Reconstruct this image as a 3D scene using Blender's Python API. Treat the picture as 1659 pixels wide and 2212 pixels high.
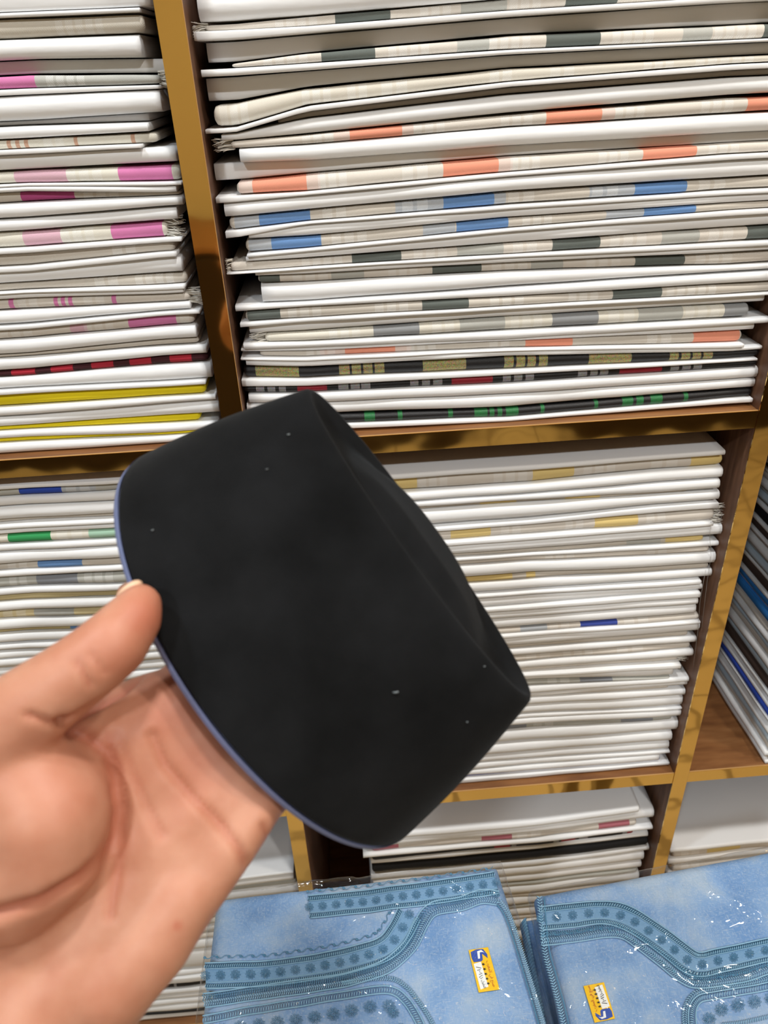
import bpy, bmesh, math, random
import numpy as np
from mathutils import Vector, Matrix, noise

for o in list(bpy.data.objects):
    bpy.data.objects.remove(o)
random.seed(7)
rng = np.random.default_rng(7)
SC = bpy.context.scene
COL = SC.collection

# ------------------------------------------------------------------ camera
F = 1620.0; CX, CY = 829.5, 1106.0
D = 0.65; H = 1.55
PITCH, YAW, ROLL = 0.53724642, 0.04529, -0.04663121
FW = np.array([math.sin(YAW)*math.cos(PITCH), math.cos(YAW)*math.cos(PITCH), -math.sin(PITCH)])
_r = np.array([math.cos(YAW), -math.sin(YAW), 0.0]); _u = np.cross(_r, FW)
RT = math.cos(ROLL)*_r + math.sin(ROLL)*_u
UP = -math.sin(ROLL)*_r + math.cos(ROLL)*_u
C0 = np.array([0.0, -D, H])
cam = bpy.data.cameras.new('camera'); cam.sensor_width = 36; cam.lens = F/2212*36
cam.clip_start = 0.02
cam.dof.use_dof = True; cam.dof.focus_distance = 0.62; cam.dof.aperture_fstop = 11
co = bpy.data.objects.new('camera', cam); COL.objects.link(co)
co.matrix_world = Matrix(((RT[0], UP[0], -FW[0], C0[0]), (RT[1], UP[1], -FW[1], C0[1]),
                          (RT[2], UP[2], -FW[2], C0[2]), (0, 0, 0, 1)))
SC.camera = co

# ------------------------------------------------------------------ world, lamps, exposure
w = bpy.data.worlds.new('world'); SC.world = w; w.use_nodes = True
w.node_tree.nodes['Background'].inputs[0].default_value = (0.9, 0.95, 1.0, 1)
w.node_tree.nodes['Background'].inputs[1].default_value = 0.25
SC.view_settings.view_transform = 'Standard'; SC.view_settings.look = 'None'
SC.view_settings.gamma = 1.0; SC.view_settings.use_curve_mapping = False
SC.view_settings.exposure = -0.08
LAMPS = [(-0.70, -0.50, 9.5, (0.80, 0.91, 1.0)), (0.20, -0.46, 11, (1.0, 0.985, 0.965)), (1.05, -0.50, 11, (1.0, 0.93, 0.82)),
         (-0.7, -1.7, 20, (0.88, 0.95, 1.0)), (0.9, -1.7, 22, (1.0, 0.965, 0.92))]
CEIL = 2.75
for i, (x, y, p, c) in enumerate(LAMPS):
    l = bpy.data.lights.new('downlight_bulb', 'AREA'); l.shape = 'DISK'; l.size = 0.16; l.energy = p; l.color = c
    lo = bpy.data.objects.new('downlight_bulb', l); lo.location = (x, y, CEIL-0.028); COL.objects.link(lo)

# ------------------------------------------------------------------ pixel helpers
def ray(px, py): return FW + RT*(px-CX)/F - UP*(py-CY)/F
def ony(px, py, y=0.0):
    d = ray(px, py); return C0 + d*((y+D)/d[1])
def onz(px, py, z):
    d = ray(px, py); return C0 + d*((z-H)/d[2])
def wp(px, py, d): return C0 + ray(px, py)*d
def proj(P):
    Q = np.asarray(P)-C0; z = Q@FW
    return np.stack([CX+F*(Q@RT)/z, CY-F*(Q@UP)/z, z], -1)

# ------------------------------------------------------------------ materials
def lin(h):
    h = h.lstrip('#'); v = [int(h[i:i+2], 16)/255 for i in (0, 2, 4)]
    return tuple((c/12.92 if c <= .04045 else ((c+.055)/1.055)**2.4) for c in v)
def mat(name, col, rough=.6, metal=0, **kw):
    m = bpy.data.materials.new(name); m.use_nodes = True
    b = m.node_tree.nodes['Principled BSDF']
    b.inputs['Base Color'].default_value = (*col, 1) if len(col) == 3 else col
    b.inputs['Roughness'].default_value = rough; b.inputs['Metallic'].default_value = metal
    for k, v in kw.items(): b.inputs[k].default_value = v
    return m
def nd(m, t, **kw):
    n = m.node_tree.nodes.new(t)
    for k, v in kw.items(): setattr(n, k, v)
    return n
def lk(m, a, b): m.node_tree.links.new(a, b)
def bsdf(m): return m.node_tree.nodes['Principled BSDF']
def noise_node(m, scale, detail=4, vec=None, stretch=None):
    n = nd(m, 'ShaderNodeTexNoise'); n.inputs['Scale'].default_value = scale; n.inputs['Detail'].default_value = detail
    tc = nd(m, 'ShaderNodeTexCoord'); out = tc.outputs['Object']
    if stretch:
        mp = nd(m, 'ShaderNodeMapping'); mp.inputs['Scale'].default_value = stretch
        lk(m, out, mp.inputs[0]); out = mp.outputs[0]
    lk(m, out, n.inputs['Vector']); return n
def ramp(m, src, stops):
    r = nd(m, 'ShaderNodeValToRGB'); e = r.color_ramp.elements
    e[0].position, e[0].color = stops[0][0], (*stops[0][1], 1)
    e[1].position, e[1].color = stops[-1][0], (*stops[-1][1], 1)
    for p, c in stops[1:-1]:
        x = e.new(p); x.color = (*c, 1)
    lk(m, src, r.inputs[0]); return r
def bump(m, src, strength, dist=.001):
    b = nd(m, 'ShaderNodeBump'); b.inputs['Strength'].default_value = strength; b.inputs['Distance'].default_value = dist
    lk(m, src, b.inputs['Height']); lk(m, b.outputs[0], bsdf(m).inputs['Normal']); return b

M = {}
M['paper'] = mat('white_paper', (.86, .865, .87), .55)
n = noise_node(M['paper'], 14, 3, stretch=(1, 1, 4)); bump(M['paper'], n.outputs[0], .25, .004)
M['paper_blue'] = mat('pale_blue_paper', lin('#bccbd6'), .5)
M['plastic_film'] = mat('clear_plastic_sleeve', lin('#c9cdd2'), .25, **{'Alpha': .8})
# wood: dark brown with streaky grain
m = M['wood'] = mat('brown_wood', lin('#5a3a22'), .45)
n = noise_node(m, 22, 6, stretch=(.6, 3, 12)); r = ramp(m, n.outputs[0], [(.3, lin('#6e4526')), (.55, lin('#875a34')), (.75, lin('#976a42'))])
lk(m, r.outputs[0], bsdf(m).inputs['Base Color']); bump(m, n.outputs[0], .15, .0006)
m = M['wood_v'] = mat('brown_wood_upright', lin('#4d3424'), .5)
n = noise_node(m, 22, 6, stretch=(12, 6, .6)); r = ramp(m, n.outputs[0], [(.3, lin('#523626')), (.55, lin('#6b4a36')), (.75, lin('#805e48'))])
lk(m, r.outputs[0], bsdf(m).inputs['Base Color']); bump(m, n.outputs[0], .15, .0006)
# gold mirror edge band
m = M['gold'] = mat('gold_mirror_band', (.92, .64, .21), .05, 1.0)
n = noise_node(m, 5, 3); bump(m, n.outputs[0], .22, .012)
m = M['pale_edge'] = mat('worn_band_edge', lin('#b98f5a'), .5)
# cloth: colour from the woven blocks, twill and lurex from the alpha of the attribute
m = M['cloth'] = mat('woven_cloth', (.7, .7, .65), .8)
at = nd(m, 'ShaderNodeAttribute'); at.attribute_name = 'weave'
tc = nd(m, 'ShaderNodeTexCoord'); sx = nd(m, 'ShaderNodeSeparateXYZ'); lk(m, tc.outputs['Object'], sx.inputs[0])
def mth(op, a, b=None):
    q = nd(m, 'ShaderNodeMath', operation=op)
    for i, v in enumerate((a, b)):
        if v is None: continue
        if isinstance(v, (int, float)): q.inputs[i].default_value = v
        else: lk(m, v, q.inputs[i])
    return q.outputs[0]
tri = mth('PINGPONG', mth('MULTIPLY', sx.outputs['Z'], 1.0), 0.0032)
ph = mth('MULTIPLY', mth('ADD', sx.outputs['X'], mth('MULTIPLY', tri, 1.2)), 2*math.pi/0.00125)
tw = mth('MULTIPLY', mth('ADD', mth('SINE', ph), 1.0), .5)
wv = nd(m, 'ShaderNodeTexVoronoi'); wv.inputs['Scale'].default_value = 900; lk(m, tc.outputs['Object'], wv.inputs['Vector'])
dark = nd(m, 'ShaderNodeMixRGB', blend_type='MULTIPLY'); dark.inputs[0].default_value = .22
lk(m, at.outputs['Color'], dark.inputs[1]); lk(m, tw, dark.inputs[2])
spark = mth('MULTIPLY', mth('MULTIPLY', at.outputs['Alpha'], mth('POWER', tw, 2.5)), .85)
lit = nd(m, 'ShaderNodeMixRGB', blend_type='MIX'); lk(m, spark, lit.inputs[0]); lk(m, dark.outputs[0], lit.inputs[1])
lit.inputs[2].default_value = (.92, .92, .9, 1)
lk(m, lit.outputs[0], bsdf(m).inputs['Base Color'])
lk(m, mth('SUBTRACT', .85, mth('MULTIPLY', spark, .5)), bsdf(m).inputs['Roughness'])
bump(m, tw, .25, .0003)
# lurex for the black cloths
m = M['lurex'] = mat('lurex_cloth', (.1, .1, .1), .5)
at = nd(m, 'ShaderNodeAttribute'); at.attribute_name = 'weave'
tc = nd(m, 'ShaderNodeTexCoord'); vo = nd(m, 'ShaderNodeTexVoronoi'); vo.inputs['Scale'].default_value = 1500; lk(m, tc.outputs['Object'], vo.inputs['Vector'])
hs = nd(m, 'ShaderNodeMixRGB', blend_type='OVERLAY'); lk(m, mth('MULTIPLY', at.outputs['Alpha'], .5), hs.inputs[0])
lk(m, at.outputs['Color'], hs.inputs[1]); lk(m, vo.outputs['Color'], hs.inputs[2])
lk(m, hs.outputs[0], bsdf(m).inputs['Base Color']); lk(m, mth('MULTIPLY', at.outputs['Alpha'], .35), bsdf(m).inputs['Metallic'])
bump(m, vo.outputs[0], .4, .0004)
M['thread'] = mat('cream_thread', lin('#ece8de'), .8)
M['thread_dark'] = mat('fine_grey_thread', lin('#9a938c'), .7)

# ------------------------------------------------------------------ object helpers
def link(o, parent=None):
    COL.objects.link(o)
    if parent is not None: o.parent = parent
    return o
def tag(o, label=None, cat=None, group=None, kind=None):
    if label: o['label'] = label
    if cat: o['category'] = cat
    if group: o['group'] = group
    if kind: o['kind'] = kind
    return o
def empty(name, loc=(0, 0, 0)):
    o = bpy.data.objects.new(name, None); o.empty_display_size = .02; o.location = loc
    return link(o)
def mesh(name, verts, faces, m, parent=None, smooth=False, loc=None):
    """verts are world positions; loc is the object's origin"""
    V = np.asarray(verts, float)
    origin = np.array(loc if loc is not None else (0, 0, 0), float)
    if parent is not None and loc is None: origin = np.array(parent.matrix_basis.translation if parent.parent is None else parent.parent.matrix_basis.translation)
    me = bpy.data.meshes.new(name); me.from_pydata((V-origin).tolist(), [], faces)
    if smooth: me.polygons.foreach_set('use_smooth', [True]*len(me.polygons))
    me.materials.append(m); me.update()
    o = bpy.data.objects.new(name, me)
    if parent is None: o.location = origin
    elif parent.parent is not None and False: pass
    return link(o, parent)
def box_v(x0, x1, y0, y1, z0, z1):
    v = [(x, y, z) for x in (x0, x1) for y in (y0, y1) for z in (z0, z1)]
    f = [(0, 1, 3, 2), (4, 6, 7, 5), (0, 4, 5, 1), (2, 3, 7, 6), (0, 2, 6, 4), (1, 5, 7, 3)]
    return v, f
def box(name, x0, x1, y0, y1, z0, z1, m, parent=None, bevel=0):
    v, f = box_v(x0, x1, y0, y1, z0, z1)
    loc = ((x0+x1)/2, (y0+y1)/2, z0) if parent is None else None
    o = mesh(name, v, f, m, parent, loc=loc)
    if bevel:
        b = o.modifiers.new('bevel', 'BEVEL'); b.width = bevel; b.segments = 2
    return o
class MB:
    def __init__(s): s.v = []; s.f = []
    def add(s, v, f):
        k = len(s.v); s.v += [tuple(q) for q in v]; s.f += [tuple(i+k for i in g) for g in f]
    def tube(s, pts, r, n=5, r1=None):
        pts = [Vector(p) for p in pts]; k = len(s.v); L = len(pts)
        for i, p in enumerate(pts):
            t = (pts[min(i+1, L-1)]-pts[max(i-1, 0)]).normalized()
            a = t.orthogonal().normalized() if i == 0 else (a - t*a.dot(t)).normalized()
            b = t.cross(a); rr = r if r1 is None else r+(r1-r)*i/max(L-1, 1)
            for j in range(n):
                g = 2*math.pi*j/n; s.v.append(tuple(p+a*math.cos(g)*rr+b*math.sin(g)*rr))
        for i in range(L-1):
            for j in range(n):
                q = k+i*n; s.f.append((q+j, q+(j+1) % n, q+n+(j+1) % n, q+n+j))
        s.f.append(tuple(k+j for j in range(n))[::-1]); s.f.append(tuple(k+(L-1)*n+j for j in range(n)))
    def build(s, name, m, parent=None, smooth=False, loc=None):
        return mesh(name, s.v, s.f, m, parent, smooth, loc)

# ------------------------------------------------------------------ the room
m = M['floor'] = mat('brown_floor_tiles', lin('#453526'), .25)
br = nd(m, 'ShaderNodeTexBrick'); br.inputs['Scale'].default_value = 2.2; br.offset = 0
br.inputs['Color1'].default_value = (*lin('#c2b093'), 1); br.inputs['Color2'].default_value = (*lin('#b7a487'), 1); br.inputs['Mortar'].default_value = (*lin('#8a7a64'), 1)
tc = nd(m, 'ShaderNodeTexCoord'); lk(m, tc.outputs['Object'], br.inputs['Vector']); lk(m, br.outputs[0], bsdf(m).inputs['Base Color'])
M['wall'] = mat('cream_wall_paint', lin('#c9b592'), .8)
n = noise_node(M['wall'], 40, 4); bump(M['wall'], n.outputs[0], .1, .002)
M['ceiling'] = mat('white_ceiling_paint', (.8, .8, .78), .9)
X0, X1, Y0, Y1 = -2.2, 2.6, -3.2, .40
def struct(o): return tag(o, kind='structure')
struct(box('floor', X0, X1, Y0, Y1, -.06, 0, M['floor']))
struct(box('ceiling', X0, X1, Y0, Y1, CEIL, CEIL+.06, M['ceiling']))
struct(box('wall_back', X0, X1, Y1, Y1+.06, -.06, CEIL+.06, M['wall']))
struct(box('wall_front', X0, X1, Y0-.06, Y0, -.06, CEIL+.06, M['wall']))
struct(box('wall_left', X0-.06, X0, Y0-.06, Y1+.06, -.06, CEIL+.06, M['wall']))
struct(box('wall_right', X1, X1+.06, Y0-.06, Y1+.06, -.06, CEIL+.06, M['wall']))
M['trim'] = mat('white_lamp_trim', (.8, .8, .8), .4)
M['glow'] = mat('lit_diffuser', (1, 1, 1), .5, **{'Emission Color': (1, .97, .92, 1), 'Emission Strength': 6.0})
for i, (x, y, p, c) in enumerate(LAMPS):
    e = empty('ceiling_downlight', (x, y, CEIL))
    tag(e, 'round white ceiling downlight '+['above the yellow-cloth stack', 'above the black cap', 'above the far gold upright', 'farthest behind, on the cool side', 'farthest behind, on the warm side'][i], 'lamp', 'ceiling downlights')
    for nm, r0, r1, z0, z1, mm in (('trim_ring', .10, .125, -.012, 0, 'trim'), ('diffuser', 0.001, .10, -.008, 0, 'glow')):
        vs, fs = [], []; K = 32
        for r, z in ((r0, z1), (r0, z0), (r1, z0), (r1, z1)):
            for k in range(K):
                a = 2*math.pi*k/K; vs.append((x+r*math.cos(a), y+r*math.sin(a), CEIL+z))
        for q in range(4):
            for k in range(K): fs.append((q*K+k, q*K+(k+1) % K, ((q+1) % 4)*K+(k+1) % K, ((q+1) % 4)*K+k))
        mesh(nm, vs, fs, M[mm], e, smooth=False)

M['counter'] = mat('dark_reflection_counter', lin('#2c1c12'), .35); n = noise_node(M['counter'], 12, 4, stretch=(1, 1, 8)); bump(M['counter'], n.outputs[0], .1, .001)  # unseen counter, added to darken the reflections in the gold edge bands
ctr = empty('reflection_counter', (.2, -2.8, 0)); tag(ctr, 'unseen dark counter by the far wall, added for the gold edges to reflect', 'counter')
box('counter_body', -1.9, 2.3, -3.1, -2.55, 0, .95, M['counter'], ctr); box('counter_top', -1.93, 2.33, -3.13, -2.5, .95, .99, M['wood'], ctr, .004)
for k in range(7): box('front_panel', -1.86+k*.6, -1.32+k*.6, -2.55, -2.535, .1, .88, M['counter'], ctr, .004)
# ------------------------------------------------------------------ shelving unit
UX = [(-.9727, -.9423), (-.1798, -.1494), (.6136, .6429), (1.4065, 1.4370)]      # in units of D
SZ = [(.332, .3037), (-.4668, -.4951), (-1.2660, -1.2951), (-2.0660, -2.0950)]
DEPTH = .33
unit = empty('shelving_unit', (.15, .15, 0))
tag(unit, 'dark brown wooden shelving unit with mirror gold front edges', 'shelf')
ZT = H+SZ[0][0]*D+.55
for a, b in UX:
    up = box('upright', a*D, b*D, .0012, DEPTH, 0, ZT, M['wood_v'], unit)
    box('gold_edge_band', a*D, b*D, 0, .0012, 0, ZT, M['gold'], up)
    box('worn_corner', b*D, b*D+.0004, .0003, .0022, 0, ZT, M['pale_edge'], up)
for (a, b), (c, d) in zip(UX[:-1], UX[1:]):
    for zt, zb in SZ:
        s = box('shelf_board', b*D+.0003, c*D-.0003, .0022, DEPTH, H+zb*D, H+zt*D, M['wood'], unit)
        box('gold_edge_band', b*D+.0003, c*D-.0003, .001, .0022, H+zb*D, H+zt*D, M['gold'], s)
        box('worn_corner', b*D+.0003, c*D-.0003, .0014, .0030, H+zt*D, H+zt*D+.0004, M['pale_edge'], s)
box('back_panel', UX[0][0]*D, UX[-1][1]*D, DEPTH, DEPTH+.008, 0, ZT, M['wood_v'], unit)

# ------------------------------------------------------------------ cloth packs
CC = dict(cream='#dfd7cc', cream2='#e0d9cb', ivory='#e6e1d3', dull='#d3cbbf', dark='#646b66', dgrey='#97999b', lgrey='#bdbdb6',
          gryb='#b9bec4', orange='#ef9c80', lpink='#e3cdc2', blue='#6a92c6', pink='#dc80b4', ppink='#e0b6c4', mag='#b84c86', tan='#cda48b',
          red='#b01f33', maroon='#3d0a14', yellow='#f7e012', royal='#2b4cb4', green='#35a05c', pgreen='#abd0b8', slate='#8b8f96',
          sand='#e2d2a4', olive='#c2b284', ochre='#ead08a', black='#101013', gold='#9a9060', silver='#8d8d90', crim='#96182b', dgreen='#1f6a38',
          navy='#3c4fa6', rose='#bb6f7b', sky='#2f86d8', brown='#4a3a32')
def cl(k): return lin(CC[k])
SETB = dict(P=.0020, S=.0006, F=.0042, U=.013, R=.0075)
def noise1(x, s): return noise.noise(Vector((x, s*3.17, s*1.3)))
def slab(name, parent, xs, zt, zb, xl, xr, front, depth, m, nose=None, blocks=None, base=None, wob=.0006, seed=0, taper=False, flat=1.0):
    """a folded layer: rounded front nose, swept along x; zt/zb sampled at xs"""
    X = list(np.arange(xl, xr, .012))+[xr]
    if taper: X += [xl+.0015, xl+.004, xr-.0015, xr-.004]
    cuts = []
    if blocks:
        for x0, x1, c, al in blocks: X += [x0, x1]
    X = sorted(set(round(float(x), 5) for x in X if xl-1e-9 <= x <= xr+1e-9))
    X = [x for i, x in enumerate(X) if i == 0 or x-X[i-1] > 2e-5]
    ang = [math.pi/2*t for t in (1, .72, .42, 0, -.42, -.72, -1)]
    V = []; n = len(ang)+2
    for x in X:
        t = float(np.interp(x, xs, zt)); b = float(np.interp(x, xs, zb))
        h = max((t-b)/2-.00012, .0003); zc = (t+b)/2
        fy = front+wob*2.2*noise1(x*14, seed+.3); 
        zc += 0; hh = h*(1+.10*noise1(x*26, seed+7.7)*(1 if taper else .3)-(.10 if taper else .03))
        nl = min(nose if nose else h*.9, .010)
        if taper:
            e = min(x-xl, xr-x); k = 1 if e > .004 else (.55+.45*math.sqrt(max(1-(1-e/.004)**2, 0)))
            hh *= k; fy += (1-k)*.006
        for a in ang:
            V.append((x, fy+nl*(1-math.cos(a)), zc+hh*math.copysign(abs(math.sin(a))**flat, math.sin(a))))
        V.append((x, front+depth, zc-hh)); V.append((x, front+depth, zc+hh))
    Fs = []; cols = []
    for i in range(len(X)-1):
        xm = (X[i]+X[i+1])/2; c = base; al = 0.0
        if blocks:
            for x0, x1, cc, a2 in blocks:
                if x0 <= xm <= x1:
                    if cc is not None: c = cc
                    al = max(al, a2) if a2 >= 0 else al
        for j in range(n):
            q = i*n; Fs.append((q+j, q+(j+1) % n, q+n+(j+1) % n, q+n+j)); cols.append((c, al))
    Fs.append(tuple(range(n))[::-1]); Fs.append(tuple((len(X)-1)*n+j for j in range(n))); cols += [(base, 0), (base, 0)]
    o = mesh(name, V, Fs, m, parent, smooth=True)
    if base is not None:
        at = o.data.attributes.new('weave', 'FLOAT_COLOR', 'FACE')
        at.data.foreach_set('color', np.array([(*c, a) for c, a in cols], np.float32).ravel())
    return o

def fringe(parent, x, z, h, side, y, n=52, L=.013, seed=0, room=1):
    g = random.Random(seed); mb = MB()
    for k in range(n):
        zz = z+(g.random()-.5)*h*1.6; yy = y+g.random()*.012; l = L*(.5+g.random()*.7); dz = (g.random()-.7)*.006
        l = min(l, room); mb.tube([(x-side*.002, yy, zz), (x+side*l*.5, yy-.001, zz+dz*.3), (x+side*l, yy-.002*g.random(), zz+dz)], .0003, 4)
    return tag(mb.build('fringe', M['thread'], parent, True), kind='stuff')

ORD = 'bottom second third fourth fifth sixth seventh eighth ninth tenth eleventh twelfth thirteenth fourteenth fifteenth sixteenth seventeenth eighteenth nineteenth twentieth twenty-first twenty-second twenty-third twenty-fourth twenty-fifth twenty-sixth twenty-seventh twenty-eighth twenty-ninth thirtieth'.split()
def stack(comp, floor_i, cols, rows, where, group, depth=.27, dseed=0, yb=.0125):
    """rows: (type, xl, xr, [(top,bottom) per column px], opts) - top to bottom. A pack is one cloth with its papers."""
    packs = []; cur = None
    for i, r in enumerate(rows):
        typ, xl, xr, yy, op = r
        if cur is None or op.get('new') or (op.get('d') and cur['d'] is not None):
            cur = dict(rows=[], d=None); packs.append(cur)
        if op.get('d'): cur['d'] = op['d']
        cur['rows'].append((i, r))
    N = len(packs)
    for k, pk in enumerate(packs):
        o = N-1-k
        lab = '%s, %s up in %s' % (pk['d'] if pk['d'] else 'plain white paper fold', ORD[o], where)
        lab = lab.replace('bottom up in', 'bottom pack of')
        made = []
        zs = []
        for i, (typ, xl, xr, yy, op) in pk['rows']:
            pts = []
            for ci, q in enumerate(yy):
                if q is None: continue
                T = ony(cols[ci], q[0], yb); B = ony(cols[ci], q[1], yb)
                pts.append(((T[0]+B[0])/2, T[2], B[2]))
            pts.sort(); pts = np.array(pts); zsh = H+SZ[floor_i][0]*D+.0006
            pts[:, 2] = np.maximum(pts[:, 2], zsh); pts[:, 1] = np.maximum(pts[:, 1], pts[:, 2]+.0012)
            ym = np.mean([q for q in yy if q is not None])
            yl = yy[0] if yy[0] else yy[1]; yr = yy[-1] if yy[-1] else yy[-2]
            L = ony(xl, sum(yl)/2, yb)[0]; Rr = ony(xr, sum(yr)/2, yb)[0]
            L = max(L, UX[comp][1]*D+.0015); Rr = min(Rr, UX[comp+1][0]*D-.0015)
            zs.append((pts[:, 2].min())); made.append((i, typ, L, Rr, pts, op, ym))
        root = empty('cloth_pack' if pk['d'] else 'paper_pack', ((made[0][2]+made[0][3])/2, .1, min(zs)))
        tag(root, lab, 'cloth' if pk['d'] else 'paper', group)
        for i, typ, L, Rr, pts, op, ym in made:
            fr = yb+op.get('s', SETB[typ]+ (abs(noise1(i*1.7, dseed+.5))*.006-.001 if typ in 'PF' else 0))
            cloth = typ in 'FR' and not op.get('paper')
            blocks = None; base = None; mm = M['paper']
            if cloth:
                base = cl(op.get('c', 'cream')); mm = M['lurex'] if op.get('lurex') else M['cloth']
                blocks = []
                for b in op.get('b', []):
                    x0, x1, c = b[:3]; al = b[3] if len(b) > 3 else 0.0
                    blocks.append((ony(x0, ym, yb)[0], ony(x1, ym, yb)[0], cl(c) if c else None, al))
                for x0, x1 in op.get('sh', []):
                    nn = max(int((x1-x0)//22), 1); st = (x1-x0)/nn
                    for q in range(nn):
                        blocks.append((ony(x0+q*st, ym, yb)[0], ony(x0+q*st+st*.72, ym, yb)[0], None, .85))
            if op.get('m'): mm = M[op['m']]
            nm = 'cloth' if cloth else ('plastic_sleeve' if op.get('m') == 'plastic_film' else 'paper_fold')
            ob = slab(nm, root, pts[:, 0], pts[:, 1], pts[:, 2], L, Rr, fr, depth-.004*(i % 5), mm, blocks=blocks, base=base, seed=i+dseed,
                      taper=cloth, wob=.0009 if cloth else .0006, nose=.0006 if typ == 'S' else (.002 if typ == 'U' else None), flat=.8 if typ == 'P' else 1)
            for side in op.get('fr', []):
                zx = L if side < 0 else Rr
                zt = np.interp(zx, pts[:, 0], pts[:, 1]); zb = np.interp(zx, pts[:, 0], pts[:, 2])
                fringe(root, zx, (zt+zb)/2, (zt-zb), side, fr+.002, seed=i, room=(zx-UX[comp][1]*D if side < 0 else UX[comp+1][0]*D-zx)-.0015)

def P(xl, xr, *yy, **op): return ('P', xl, xr, list(yy), op)
def S(xl, xr, *yy, **op): return ('S', xl, xr, list(yy), op)
def U(xl, xr, *yy, **op): op['paper'] = 1; return ('U', xl, xr, list(yy), op)
def Fc(xl, xr, *yy, **op): return ('F', xl, xr, list(yy), op)
def Rc(xl, xr, *yy, **op): return ('R', xl, xr, list(yy), op)
def bl(c, *xs): return [(a, b, c) for a, b in xs]

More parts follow.
